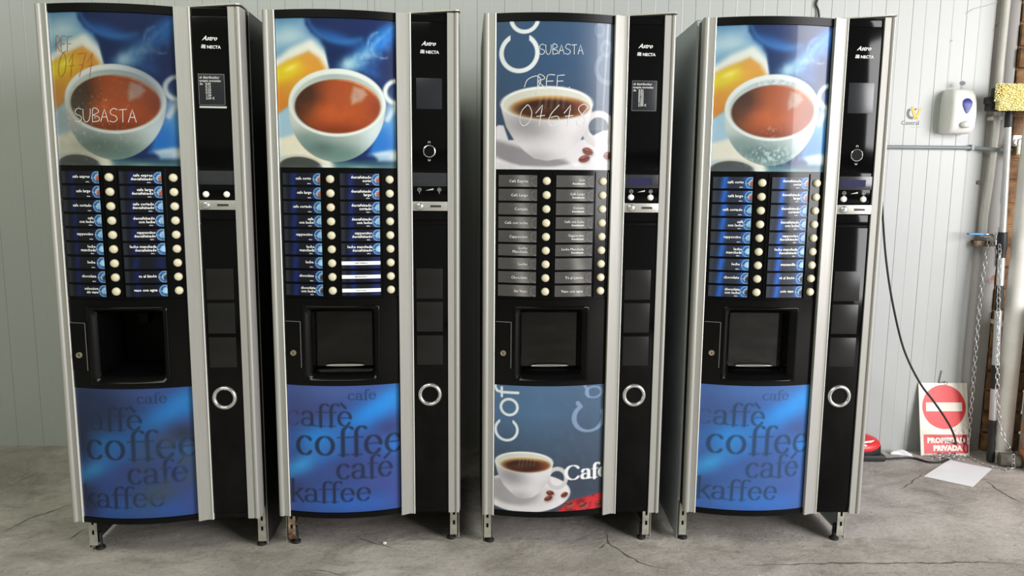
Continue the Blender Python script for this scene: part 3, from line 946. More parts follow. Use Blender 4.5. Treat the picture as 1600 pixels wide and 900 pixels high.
def m_bezel():
    """front plate of the serving bay with its hole and the chamfered frame round it"""
    b = B()
    A0, A1, Z0, Z1 = UL, UR - .002, .6040, .8890
    f0, f1, g0, g1 = .100, .343, .6170, .8655
    for (u0, u1, z0, z1) in ((A0, f0, Z0, Z1), (f1, A1, Z0, Z1), (f0, f1, Z0, g0), (f0, f1, g1, Z1)):
        b.slab(lambda i, j, o: S(u0 + (u1 - u0) * i, z0 + (z1 - z0) * j, .002 + o), 14, 1, .012)
    return b.data('bay_plate', ['black'], 30)


def m_frame():
    b = B()
    n = 14

    def loop(u0, u1, z0, z1, fn):
        P = []
        P += [(u0 + (u1 - u0) * k / n, z0) for k in range(n)] + [(u1, z0 + (z1 - z0) * k / n) for k in range(n)]
        P += [(u1 - (u1 - u0) * k / n, z1) for k in range(n)] + [(u0, z1 - (z1 - z0) * k / n) for k in range(n)]
        return [b.bm.verts.new(fn(u, z)) for u, z in P]
    cu = lambda off: (lambda u, z: S(u, z, off))
    fl = lambda v: (lambda u, z: Vector((u - .3, -v, z)))
    L = [loop(.099, .344, .616, .8665, cu(-.004)), loop(.099, .344, .616, .8665, cu(.003)), loop(.100, .343, .617, .8655, cu(.0055)), loop(.1025, .3405, .6195, .863, cu(.007)), loop(.106, .337, .623, .8595, cu(.006)),
         loop(.124, .319, .640, .845, fl(.004)), loop(.126, .317, .643, .843, fl(.000)), loop(.128, .315, .648, .841, fl(-.055)),
         loop(.128, .315, .648, .841, fl(-.060))]
    for a, c in zip(L, L[1:]):
        m = len(a)
        for k in range(m):
            f = b.bm.faces.new([a[k], a[(k + 1) % m], c[(k + 1) % m], c[k]]); f.smooth = False
    return b.data('bay_frame', ['black'], 50, fix=True)


def m_cavity():
    b = B()
    x0, x1, z0, z1 = .126 - .3, .317 - .3, .645, .843
    y0, y1 = .056, .19
    b.box(x0 - .003, x0, y0, y1, z0, z1); b.box(x1, x1 + .003, y0, y1, z0, z1)
    b.box(x0, x1, y0, y1, z1, z1 + .003); b.box(x0, x1, y0, y1, z0 - .003, z0); b.box(x0, x1, y1, y1 + .003, z0, z1)
    b.box(.205 - .3, .238 - .3, .10, .15, .79, .843, .004)          # spout
    for k in range(7):
        b.box(x0 + .02 + k * .022, x0 + .026 + k * .022, .062, .18, z0, z0 + .003)
    return b.data('bay_recess', ['cavity'], 30)


def m_flapglass():
    b = B()
    b.box(.1295 - .3, .3135 - .3, .044, .0465, .653, .838)
    return b.data('bay_flap', ['flapglass'], 30)


def m_flaprim():
    b = B()
    pts = [(-.077 + .062 * math.cos(R(a)), .036 - .006 * math.sin(R(a)), .6565 + .0035 * math.sin(R(a))) for a in range(0, 360, 12)]
    b.tube(pts, .0013, 6, True)
    return b.data('flap_rim', ['plate'], 60)


def m_lockflap():
    b = B()
    b.slab(lambda i, j, o: S(.0415 + (.0905 - .0415) * i, .661 + (.8135 - .661) * j, .0048 + o), 4, 1, .003)
    for q in (((.0415, .8135), (.0905, .8135)), ((.0905, .8135), (.0905, .661))):  # edge highlight drawn as grey lines along the flap's top and right
        b.tube([S(q[0][0] + (q[1][0] - q[0][0]) * k / 4, q[0][1] + (q[1][1] - q[0][1]) * k / 4, .0048) for k in range(5)], .0009, 6, mi=1)
    return b.data('lock_flap', ['black', 'lineGrey'], 30)


def m_lock():
    b = B()
    T = Matrix.Translation(S(.0655, .7105, .004)) @ Matrix.Rotation(R(90), 4, 'X')
    b.lathe([(.0095, 0), (.0095, .006), (.008, .008), (.0068, .008), (.0062, .0055), (.0005, .0055)], 20, T)
    b.box(.0655 - .3 - .0012, .0655 - .3 + .0012, -(vc(.0655) + .0112), -(vc(.0655) + .009), .7065, .7145, 0, 1)
    return b.data('lock_cylinder', ['brass', 'darkink'], 40)


def m_column():
    b = B()
    x0, x1 = .4508 - .3, .5633 - .3
    for z0, z1, o in ((1.7530, ZT, -.002), (1.3020, 1.7512, .0), (1.2055, 1.3000, -.001), (1.1265, 1.1660, -.0015), (.1700, 1.1240, 0.0), (ZB, .1680, -.004)):
        b.box(x0, x1, .003 - o, .015, z0, z1, .0008)
    b.box(x0, x1, .008, .016, ZB, ZT)
    return b.data('coin_column', ['glassblk'], 30)


def slab_flat(u0, u1, z0, z1, th, bev, name, m, off=0.0):
    b = B(); b.box(u0 - .3, u1 - .3, .003 - off - th, .003 - off, z0, z1, bev)
    return b.data(name, [m], 30)


def m_square():
    b = B(); b.box(-.0425, .0425, -.0016, 0.0004, -.0492, .0492, .001)
    return b.data('smoked_window', ['win'], 30)


def m_sugar():
    b = B(); b.lathe([(.0098, 0), (.0098, .003), (.0085, .006), (.005, .0075), (.0005, .008)], 20, Matrix.Rotation(R(90), 4, 'X'))
    return b.data('sugar_button', ['white'], 60)


def m_hole():
    b = B(); b.lathe([(.0105, 0), (.0105, .001), (.0085, .001), (.008, -.004), (.0005, -.004)], 20, Matrix.Rotation(R(90), 4, 'X'))
    b.box(-.0035, .0035, -.0012, .0, -.002, .022, .0005)
    return b.data('empty_button_hole', ['cavity'], 40)


def m_plate(variant=0):
    b = B()
    b.box(.4515 - .3, .5635 - .3, -.003, .003, 1.1690, 1.1985, .0015)
    b.box(.508 - .3, .5425 - .3, -.0037, -.0025, 1.1805, 1.1872, 0, 1)
    b.box(.506 - .3, .5445 - .3, -.0035, -.0025, 1.1790, 1.1887, .0004, 0)
    return b.data('coin_plate', ['plate', 'darkink'], 30)


def m_coinbtn():
    b = B(); b.lathe([(.0115, 0), (.0115, .004), (.0105, .007), (.006, .0085), (.0005, .009)], 20, Matrix.Rotation(R(90), 4, 'X'))
    return b.data('coin_return_button', ['chrome'], 60)


def m_ring():
    b = B()
    T = Matrix.Translation((.503 - .3, .003, .5628)) @ Matrix.Rotation(R(90), 4, 'X')
    b.lathe([(.0385, 0), (.0390, .004), (.0365, .0085), (.0325, .0100), (.0285, .0085), (.0265, .003), (.0262, 0.0002)], 40, T, cap=False)
    return b.data('coin_cup_ring', ['chrome'], 60)


def m_cup():
    b = B()
    T = Matrix.Translation((.503 - .3, .003, .5628)) @ Matrix.Rotation(R(90), 4, 'X')
    b.lathe([(.0268, .002), (.0255, .0012), (.018, .0009), (.0005, .0008)], 32, T)
    return b.data('coin_cup', ['satin'], 60)


def m_keyhole():
    b = B()
    T = Matrix.Translation((.5055 - .3, .003, 1.357)) @ Matrix.Rotation(R(90), 4, 'X')
    b.lathe([(.0195, 0), (.0195, .0025), (.0175, .0035), (.0165, .002), (.0163, .0004)], 32, T, 0, cap=False)
    b.lathe([(.0164, .0012), (.0005, .0008)], 32, T, 1)
    return b.data('key_socket', ['chrome', 'cavity'], 50)


def m_keymarks():
    b = B()
    for z, s in ((1.3845, 1), (1.3300, -1)):
        for dx in (-.003, .003):
            b.box(.5055 - .3 + dx - .0007, .5055 - .3 + dx + .0007, .0022, .003, z - .0025, z + .0025)
        b.box(.5055 - .3 - .003, .5055 - .3 + .003, .0022, .003, z + s * .002, z + s * .0035)
    for a in (150, 210, 330, 30):
        p = Vector((.5055 - .3 + .0197 * math.cos(R(a)), .0, 1.357 + .0197 * math.sin(R(a))))
        b.ball(p + Vector((0, .0015, 0)), .0012, .001, .0012, u=8, v=6)
    return b.data('key_marks', ['ink2'], 0)


def m_brand():
    b = B()
    f = lambda x, y: Fp(.505 + x, 1.6815 + y, .0006)
    put_text(b, f, 'Astro', .0185, 0, 0, align='CENTER', shear=.45, bold=.0003)
    g = lambda x, y: Fp(.505 + x, 1.6575 + y, .0006)
    put_text(b, g, 'NECTA', .0125, -.0085, 0, align='LEFT', bold=.00025)
    for k in range(5):      # small striped square
        b.mesh([Fp(.505 - .026 + .0005 * k, 1.6585 + .0022 * k, .0006), Fp(.505 - .0125, 1.6575 + .0022 * k, .0006),
                Fp(.505 - .0125, 1.6575 + .0022 * k + .0014, .0006), Fp(.505 - .026 + .0005 * k, 1.6585 + .0022 * k + .0012, .0006)], [(0, 1, 2, 3)])
    return b.data('brand_lettering', ['ink'], 0, fix=False)


def m_card_plain():
    return slab_flat(.4660, .5460, 1.4880, 1.5825, .0012, .0005, 'blank_card', 'blank')


def m_price_card(n):
    b = B()
    b.box(.4655 - .3, .5455 - .3, .0018, .003, 1.4880, 1.5825, .0004)
    u0, u1, z0, z1, w = .4665, .5445, 1.4890, 1.5815, .0011
    for a, c, d, e in ((u0, u1, z0, z0 + w), (u0, u1, z1 - w, z1), (u0, u0 + w, z0, z1), (u1 - w, u1, z0, z1)):
        b.box(a - .3, c - .3, .0014, .0019, d, e, 0, 2)
    f = lambda x, y: Fp(x, y, .0017)
    put_text(b, f, 'el distribuidor', .0105, .4700, 1.5680, 1, align='LEFT', bold=.0002)
    put_text(b, f, 'acepta monedas', .0098, .4700, 1.5585, 1, align='LEFT', bold=.0002)
    put_text(b, f, 'de', .0098, .4700, 1.5490, 1, align='LEFT', bold=.0002)
    rows = ['0,05', '0,10', '0,20', '0,50', '1,00', '2,00 €'] if n == 6 else ['0,01', '0,02', '0,05', '0,10', '0,20', '0,50', '1,00', '2,00 €']
    for k, r in enumerate(rows):
        put_text(b, f, r, .0098, .4870, 1.5490 - k * (.0485 / n + .0005), 1, align='LEFT', bold=.0002)
    return b.data('price_card', ['blank', 'ink2', 'lineGrey'], 20, fix=False)


def m_strip():
    return slab_flat(.4665, .5480, 1.4800, 1.4855, .0014, .0004, 'light_strip', 'ink2')


def m_display(variant):
    b = B()
    b.box(.4520 - .3, .5625 - .3, .0005, .006, 1.2470, 1.2895, .0008, 0)
    b.box(.4640 - .3, .5400 - .3, .0001, .001, 1.2560, 1.2790, 0, 1)
    return b.data('display', ['lcdbez', 'lcd' if variant else 'lcdbez'], 30)


def m_glyphs():
    b = B()
    for u, plus in ((.4735, 0), (.5365, 1)):
        c = Fp(u, 1.2360, .0018)
        b.tube([c + Vector((.0055 * math.cos(R(a)), 0, .0055 * math.sin(R(a)))) for a in range(0, 360, 24)], .0006, 4, True)
        b.box(c.x - .003, c.x + .003, c.y - .0003, c.y + .0003, c.z - .0006, c.z + .0006)
        if plus: b.box(c.x - .0006, c.x + .0006, c.y - .0003, c.y + .0003, c.z - .003, c.z + .003)
        b.box(c.x - .0005, c.x + .0005, c.y - .0003, c.y + .0003, c.z - .012, c.z - .006)
    b.mesh([Fp(.493, 1.2335, .0018), Fp(.5175, 1.2355, .0018), Fp(.5175, 1.2405, .0018)], [(0, 1, 2)])
    return b.data('sugar_marks', ['ink2'], 0, fix=False)


def m_leg(right):
    b = B()
    s = 1 if right else -1
    x0, x1 = (.268, .2945) if right else (-.2945, -.268)
    # perforated face plate, with a return flange
    W = x1 - x0; zs = [.024, .062, .078, .098, .114, .150]
    xs = [x0, x0 + W * .36, x0 + W * .66, x1]
    for j in range(5):
        for i in range(3):
            if i == 1 and j in (1, 3): continue
            b.box(xs[i], xs[i + 1], .092, .0945, zs[j], zs[j + 1])
    xo = x1 if right else x0
    b.box(min(xo, xo - s * .0025), max(xo, xo - s * .0025), .092, .135, .024, .150)
    b.box(x0, x1, .0965, .098, .055, .12, 0, 1)
    b.box(x0, x1, .092, .135, .024, .0265)
    return b.data('leg', ['steel', 'cavity'], 30)


def m_leg_r(right):
    d = m_leg(right).copy(); d.materials[0] = M['rusty']
    return d


def m_foot():
    b = B()
    b.lathe([(.015, 0), (.0165, .003), (.0155, .008), (.010, .012), (.008, .014), (.0075, .030)], 18)
    b.lathe([(.0075, .012), (.0075, .06)], 10)
    for k in range(5):
        b.lathe([(.0085, .016 + .006 * k), (.0085, .018 + .006 * k)], 10)
    return b.data('levelling_foot', ['rubber'], 40)


def card_mesh(style, body, icon, small):
    nx, ny, w, h = 60, 18, .1205, .0365
    p = Paint(nx, ny, [(0, h * 1000), (w * 1000, h * 1000), (w * 1000, 0), (0, 0)])    # millimetres, y up
    X, Y = p.X, p.Y
    if style in ('navy', 'dim', 'bright'):
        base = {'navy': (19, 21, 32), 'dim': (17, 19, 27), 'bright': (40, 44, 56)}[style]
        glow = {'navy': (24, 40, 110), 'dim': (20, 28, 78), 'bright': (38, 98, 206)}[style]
        p.fill(base)
        p.mix(np.exp(-((X - 32 - .15 * Y) / 10) ** 2) * .8, glow)
        p.mix(np.exp(-((X - 108) / 16) ** 2) * .7, glow)
        p.mix(np.exp(-((X - 6) / 8) ** 2) * .35, (70, 76, 84))
        if icon:
            cx, cy, r = 116, 18, 19
            d = np.hypot(X - cx, Y - cy)
            p.mix(np.clip((r - d) / 1.5, 0, 1), (40, 86, 136))
            p.mix(np.clip((1.5 - np.abs(d - r + 1.5)) / 1.2, 0, 1) * .8, (176, 200, 218))
            cc = {'brown': (150, 78, 54), 'milk': (120, 156, 184), 'pale': (150, 192, 218), 'dark': (54, 44, 46)}[icon]
            p.mix(np.clip((9.5 - np.hypot(X - 119, Y - 17)) / 1.5, 0, 1), cc)
            p.mix(np.clip((1.5 - np.abs(np.hypot(X - 119, Y - 17) - 10.5)) / 1.2, 0, 1) * ((Y > 12) | (X < 112)), (206, 218, 226))
            p.mix(np.clip((1.6 - np.abs(np.hypot(X - 104, Y - 30) - 14)) / 1.2, 0, 1) * np.clip((r - d) / 1.5, 0, 1) * .7, (150, 186, 214))
    else:
        p.fill((72, 70, 70))
        p.mix(np.exp(-((X - 78 + .3 * Y) / 22) ** 2) * .65, (150, 148, 144))
        p.mix(np.exp(-((X - 40) / 30) ** 2) * .4, (58, 56, 56))
        p.mix((p.noise(10, hash(body) % 97) - .5) * .5, (110, 108, 106))
        if icon:
            d = np.hypot(X - 116, Y - 17)
            p.mix(np.clip((1.2 - np.abs(d - 18)) / 1.0, 0, 1) * .9, (36, 36, 36))
            p.mix(np.clip((1.0 - np.abs(d - 15)) / 1.0, 0, 1) * .6, (160, 158, 156))
    return p, w, h


def m_card(style, u0, k, body, icon, small):
    p, w, h = card_mesh(style, body, icon, small)
    z0 = 1.2848 - .04366 * k - h
    b = B(); ink = 1
    f = lambda x, y: S(u0 + x, z0 + y, .0062)
    lines = body.split('\n') if body else []
    xe = .0965
    if style == 'strip':
        pass
    if style in ('navy', 'dim', 'bright'):
        sz = .0118
        ys = [.0165] if len(lines) == 1 else [.0215, .0105]
        for t, y in zip(lines, ys):
            put_text(b, f, t, sz, xe - (.004 if len(lines) == 1 else 0), y, align='RIGHT', bold=.00028, space=1.02, res=1)
        if small: put_text(b, f, 'dulce', .0052, xe - .006, .0028 if len(lines) == 1 else .0022, align='RIGHT', bold=.0001, res=1)
    elif style == 'grey' and lines:
        if len(lines) == 1: put_text(b, f, lines[0], .0122, .092, .0135, align='RIGHT', res=1)
        elif u0 < .2:
            for t, y in zip(lines, (.0215, .0095)): put_text(b, f, t, .0118, .092, y, align='RIGHT', res=1)
        else:
            put_text(b, f, lines[0], .0108, .092, .0185, align='RIGHT', res=1)
            put_text(b, f, lines[1], .0074, .092, .0085, align='RIGHT', bold=.0002, res=1)
    b.bm.verts.ensure_lookup_table()
    tv = [v.co.copy() for v in b.bm.verts]; b.bm.verts.index_update()
    tf = [[v.index for v in fc.verts] for fc in b.bm.faces]; b.bm.free()
    # assemble: painted card + lettering in one mesh
    nx, ny = p.nx, p.ny
    co = [tuple(S(u0 + x / 1000, z0 + y / 1000, .0056)) for x, y in zip(p.X, p.Y)]
    idx = np.arange((nx + 1) * (ny + 1)).reshape(ny + 1, nx + 1)
    q = np.stack([idx[1:, :-1], idx[1:, 1:], idx[:-1, 1:], idx[:-1, :-1]], -1).reshape(-1, 4).tolist()
    n0 = len(co)
    me = bpy.data.meshes.new('drink_label')
    me.from_pydata(co + [tuple(v) for v in tv], [], q + [[i + n0 for i in fc] for fc in tf])
    me.update()
    a = me.color_attributes.new('print', 'FLOAT_COLOR', 'POINT')
    rgba = np.ones((len(me.vertices), 4)); rgba[:n0, :3] = lin(p.C) * 1.1
    a.data.foreach_set('color', np.clip(rgba, 0, .95).astype(np.float32).ravel())
    me.materials.append(M['card']); me.materials.append(M['ink'])
    me.polygons.foreach_set('material_index', [0] * len(q) + [1] * len(tf))
    return me


def m_paperstrip(k, body):
    z0 = 1.2848 - .04366 * k - .0365
    b = B()
    b.slab(lambda i, j, o: S(.2285 + .120 * i, z0 + .0115 + .0115 * j, .0072 + o), 4, 1, .0012)
    put_text(b, lambda x, y: S(.2885 + x, z0 + y, .0075), body, .0062, 0, .0152, 1, align='CENTER', bold=.0001, res=1)
    return b.data('paper_strip', ['paper', 'darkink'], 0, fix=False)


def machine(cfg):
    t = thing('coffee_machine', cfg['label'], 'vending machine', (cfg['x'], cfg['y'], 0), R(cfg['rz']), 'coffee vending machines standing in a row')
    P = lambda key, fn, name=None: link(name or key, cached(key, fn), t)
    P('cabinet_grey', m_cabinet, 'cabinet') if cfg['n'] == 4 else (P('cabinet_mid', lambda: m_cabinet('sidemid'), 'cabinet') if cfg['n'] == 3 else P('cabinet_black', lambda: m_cabinet('sideblk'), 'cabinet'))
    P('door', m_door); P('top_cap', m_cap)
    P('left_trim', m_left_trim); P('centre_trim', m_centre_trim); P('right_trim', m_right_trim)
    P('header_band', m_header); P('base_band', m_footer); P('front_backing', m_backing)
    pt = link('upper_poster', FT[cfg['top']], t); pt['label'] = cfg['toplabel']
    pb = link('lower_poster', FB[cfg['bot']], t); pb['label'] = cfg['botlabel']
    for strokes, p, m, r in cfg.get('writing', []):
        handwriting(strokes, p, 1.3025, 1.7512, r, 'handwriting', m, pt)
    # selection field
    sp = P('selection_panel', m_select)
    for cidx, (u0, ub) in enumerate(((.0475, .1980), (.2280, .3795))):
        for k, (body, icon, small) in enumerate(cfg['cards'][cidx]):
            strip = body.startswith('#')
            me = m_card(cfg['style'], u0, k, '' if strip else body, None if strip else icon, small)
            c = link('drink_label', me, t)
            if body and not strip: c['label'] = 'drink label reading ' + body.replace('\n', ' ')
            if strip:
                link('paper_strip', m_paperstrip(k, body[1:]), c)
            bt = P('selection_button', m_button)
            z = 1.2669 - .04395 * k
            bt.location = S(ub, z, .001)
            bt.rotation_euler = (0, 0, math.atan(2 * .030 * (ub - UC) / (UR - UC) ** 2))
    # serving bay
    P('bay_plate', m_bezel); fr = P('bay_frame', m_frame); P('bay_recess', m_cavity)
    if cfg['flap']:
        fl = P('bay_flap', m_flapglass); link('flap_rim', cached('flap_rim', m_flaprim), fl)
    lf = P('lock_flap', m_lockflap); link('lock_cylinder', cached('lock', m_lock), lf)
    # coin column
    cc = P('coin_column', m_column)
    link('brand_lettering', cached('brand', m_brand), cc)
    if cfg['card'] == 0: P('blank_card', m_card_plain)
    else: link('price_card', cached('price%d' % cfg['card'], lambda: m_price_card(cfg['card'])), t)
    if cfg.get('strip'): P('light_strip', m_strip)
    if cfg['key']:
        ks = P('key_socket', m_keyhole); link('key_marks', cached('keymarks', m_keymarks), ks)
    link('display', cached('disp%d' % cfg['lcd'], lambda: m_display(cfg['lcd'])), t)
    if cfg['marks']: link('sugar_marks', cached('marks', m_glyphs), t)
    for u in (.4735, .5365):
        if cfg['sugar']: o = P('sugar_button', m_sugar)
        else: o = P('empty_button_hole', m_hole)
        o.location = Fp(u, 1.2170, -.001)
    cp = P('coin_plate', m_plate)
    o = link('coin_return_button', cached('coinbtn', m_coinbtn), cp); o.location = (.474 - .3, -.0025, 1.1836)
    for z in (.9335, .8237, .7125):
        o = P('smoked_window', m_square); o.location = (.5036 - .3, .003, z)
    P('coin_cup_ring', m_ring); P('coin_cup', m_cup)
    # legs and feet
    for right in (False, True):
        rusty = (right, cfg['n']) in ((False, 2),)
        key = 'leg%d%d' % (right, rusty)
        o = link('leg', cached(key, lambda: (m_leg_r if rusty else m_leg)(right)), t)
        f = link('levelling_foot', cached('foot', m_foot), o); f.location = ((.272 if right else -.272), .119, 0)
        o2 = link('leg', o.data, t); o2.location = (0, .565, 0)
        f2 = link('levelling_foot', f.data, o2); f2.location = f.location
    return t


def dl(lst, icons, smalls):
    return [(b, i, s) for b, i, s in zip(lst, icons, smalls)]


IC_L = ['brown', 'brown', 'milk', 'milk', 'milk', 'pale', 'pale', 'dark', 'dark']
IC_R = ['brown', 'brown', 'milk', 'milk', 'milk', 'pale', 'pale', 'dark', 'pale']
CARDS1 = [dl(['cafe expres', 'cafe largo', 'cafe cortado', 'cafe\ncon leche', 'cappuccino', 'leche\nmanchada', 'leche', 'chocolate', 'seleccion\nsin vaso'], IC_L[:8] + ['milk'], [1] * 8 + [0]),
          dl(['cafe expres\ndescafeinado', 'cafe largo\ndescafeinado', 'cafe cortado\ndescafeinado', 'descafeinado\ncon leche', 'cappuccino\ndescafeinado', 'leche manchada\ndescafeinado', '', 'te al limón', 'vaso con agua'],
             IC_R[:6] + [None, 'dark', 'pale'], [1] * 6 + [0] * 3)]
CARDS2 = [dl(['cafe corto', 'cafe largo', 'cafe cortado', 'cafe\ncon leche', 'cappuccino', 'leche\nmanchada', 'leche', 'chocolate', 'chocolate\ncon leche'], IC_L, [1] * 9),
          dl(['descafeinado\ncorto', 'descafeinado\nlargo', 'descafeinado\ncortado', 'descafeinado\ncon leche', 'cappuccino\ndescafeinado', 'leche manchada\ndescafeinado', '#CAFE VAINILLA', '#MANZANILLA', '#SOLO VASO'],
             IC_R, [1] * 6 + [0] * 3)]
CARDS3 = [dl(['Café Exprés', 'Café Largo', 'Cortado', 'Café con leche', 'Cappuccino', 'Leche\nManchada', 'Leche', 'Chocolate', 'Sin Vaso'], [1] * 9, [0] * 9),
          dl(['Solo\nDescafeinado', 'Café Largo\nDescafeinado', 'Cortado\nDescafeinado', 'Café con leche\nDescafeinado', 'Cappuccino\nDescafeinado', 'Leche Manchada\nDescafeinado', '', 'Té al Limón', 'Vaso con agua'],
             [1] * 6 + [None, 1, 1], [0] * 9)]
CARDS4 = [dl(['café corto', 'café largo', 'café cortado', 'café\ncon leche', 'cappuccino', 'leche\nmanchada', 'leche', 'chocolate', 'chocolate\ncon leche'], IC_L, [1] * 7 + [0, 1]),
          dl(['descafeinado\ncorto', 'descafeinado\nlargo', 'descafeinado\ncortado', 'descafeinado\ncon leche', 'cappuccino\ndescafeinado', 'leche manchada\ndescafeinado', 'manzanilla', 'té al limón', 'solo vaso'],
             ['brown', 'brown', 'milk', 'milk', 'milk', 'pale', 'pale', 'dark', 'dark'], [1] * 6 + [0] * 3)]


def m1xy(x, y):      # a point of the first machine's poster drawing in the blue film's drawing
    a = (x - 112 - (y - 50) * .058) / (620 - (y - 50) * .010); t = (y - 50) / 770
    tl, tr, br, bl = BLUE.c
    p = (1 - a) * (1 - t) * tl + a * (1 - t) * tr + a * t * br + (1 - a) * t * bl
    return float(p[0]), float(p[1])


sub1 = [[m1xy(*q) for q in st] for st in letters('SUBASTA', 250, 598, 312, 66)]
ref1 = [[m1xy(*q) for q in st] for st in letters('REF.', 150, 245, 125, 76)] + [[m1xy(*q) for q in st] for st in letters('0171', 160, 372, 195, 120, .1)]
wr3 = letters('SUBASTA', 392, 272, 222, 48)
wr3b = letters('REF.', 380, 436, 190, 62) + letters('01618', 290, 628, 345, 105, .12)
wr3b.append([(318, 434), (335, 395), (380, 378), (400, 400), (385, 440), (378, 478)])

machine(dict(n=1, x=-1.1294, y=2.3995, rz=4.265, top='dull', bot='worn', style='dim', cards=CARDS1, flap=False, card=6, strip=True,
             key=False, lcd=0, marks=False, sugar=True,
             label='leftmost coffee vending machine, SUBASTA scrawled in white over its orange coffee poster',
             toplabel='blue poster of a coffee cup with handwriting on it', botlabel='blue poster with worn grey patches over the words',
             writing=[(sub1, BLUE, 'chalk', .0009), (ref1, BLUE, 'redink', .0009)]))
machine(dict(n=2, x=-.4709, y=2.4589, rz=4.576, top='blue', bot='words', style='navy', cards=CARDS2, flap=True, card=0,
             key=True, lcd=0, marks=True, sugar=False,
             label='coffee vending machine with clean blue cup poster and three white paper strips among drink labels',
             toplabel='blue poster of an orange coffee cup', botlabel='blue poster with dark words for coffee'))
machine(dict(n=3, x=.2066, y=2.4756, rz=3.208, top='slate', bot='slate', style='grey', cards=CARDS3, flap=True, card=8,
             key=False, lcd=1, marks=True, sugar=True,
             label='coffee vending machine with slate posters of a white cup and plain grey drink labels',
             toplabel='slate poster of a white cup with handwriting', botlabel='slate poster with white cup, saucer and red cloth',
             writing=[(wr3, SLATE_T, 'chalk', .0009), (wr3b, SLATE_T, 'chalk', .0011)]))
machine(dict(n=4, x=.8938, y=2.4955, rz=.228, top='rubbed', bot='pale', style='bright', cards=CARDS4, flap=True, card=0,
             key=True, lcd=1, marks=True, sugar=True,
             label='rightmost coffee vending machine, blue cup poster with rubbed whitish smears and bright blue drink labels',
             toplabel='blue cup poster with rubbed whitish smears', botlabel='paler blue poster with dark words for coffee'))


# ------------------------------------------------------------------ the room
WA = 0.01037
WY0 = 3.5304


def wall_y(x): return WY0 + WA * x


def build_wall():
    b = B()
    xs = []     # (x, depth): dark seams are V grooves, pale creases are low ribs
    for k in range(-5, 3):
        J = .335 + .965 * k
        for n in range(8):
            x = J - .016 + .1205 * n
            xs.append((x, 'g')); xs.append((x + .060, 'r'))
        xs.append((J + .015, 'g'))
    pts = []
    for x, kind in sorted(xs):
        if x < -3.3 or x > 2.11: continue
        if kind == 'g': pts += [(x - .0011, 0), (x, .0022), (x + .0011, 0)]
        else: pts += [(x - .004, 0), (x, -.0007), (x + .004, 0)]
    pts = [(-3.4, 0)] + pts + [(2.128, 0)]
    n = len(pts)
    f = [(x, wall_y(x) + d, z) for z in (0, 3.0) for x, d in pts]
    b.mesh(f, [(i, i + 1, n + i + 1, n + i) for i in range(n - 1)])
    b.mesh([(-3.4, wall_y(-3.4), 0), (-3.4, wall_y(-3.4) + .06, 0), (2.128, wall_y(2.128) + .06, 0), (2.128, wall_y(2.128), 0)] +
           [(-3.4, wall_y(-3.4), 3), (-3.4, wall_y(-3.4) + .06, 3), (2.128, wall_y(2.128) + .06, 3), (2.128, wall_y(2.128), 3)],
           [(0, 1, 5, 4), (1, 2, 6, 5), (2, 3, 7, 6)])
    # pencil scribbles and a nick
    for pix, w in ((((1508, 22), (1520, 14), (1540, 9), (1560, 3)), .003), (((1484, 65), (1488, 63)), .006)):
        P = [at(x, y, wall_y(2.0)) for x, y in pix]; L, Q = [], []
        for i, p in enumerate(P):
            d = (P[min(i + 1, len(P) - 1)] - P[max(i - 1, 0)]); k = Vector((-d.z, 0, d.x)).normalized() * w / 2
            for lst, q in ((L, p + k), (Q, p - k)):
                q.y = wall_y(q.x) - .0011; lst.append(q)
        m = len(P)
        b.mesh(L + Q, [(i, i + 1, m + i + 1, m + i) for i in range(m - 1)], 1)
    M['scribble'] = mat('faint_grey_scribble', (166, 166, 166), .8, 0, .1, 50)
    return b.build('wall_back', [wall_mat(), 'scribble'], None, 0, fix=False)


def wall_mat():
    m = mat('white_insulated_panel', (173, 175, 174), 0.42, 0, 0.02, 1.6)
    n, l = m.node_tree.nodes, m.node_tree.links
    b = n['Principled BSDF']
    src = b.inputs['Base Color'].links[0].from_socket
    t = n.new('ShaderNodeTexCoord')
    nz = n.new('ShaderNodeTexNoise'); nz.inputs['Scale'].default_value = 3.2; nz.inputs['Detail'].default_value = 9; nz.inputs['Roughness'].default_value = .7
    mp = n.new('ShaderNodeMapping'); mp.inputs['Scale'].default_value = (1, 1, .55)
    l.new(t.outputs['Object'], mp.inputs[0]); l.new(mp.outputs[0], nz.inputs['Vector'])
    r = n.new('ShaderNodeValToRGB'); r.color_ramp.elements[0].position = .62; r.color_ramp.elements[1].position = .80
    r.color_ramp.elements[0].color = (0, 0, 0, 1); r.color_ramp.elements[1].color = (.35, .35, .35, 1)
    l.new(nz.outputs['Fac'], r.inputs[0])
    mx = n.new('ShaderNodeMix'); mx.data_type = 'RGBA'; mx.inputs['B'].default_value = (*lin((176, 172, 164)), 1)
    l.new(r.outputs[0], mx.inputs['Factor']); l.new(src, mx.inputs['A']); l.new(mx.outputs['Result'], b.inputs['Base Color'])
    return m


struct(build_wall())


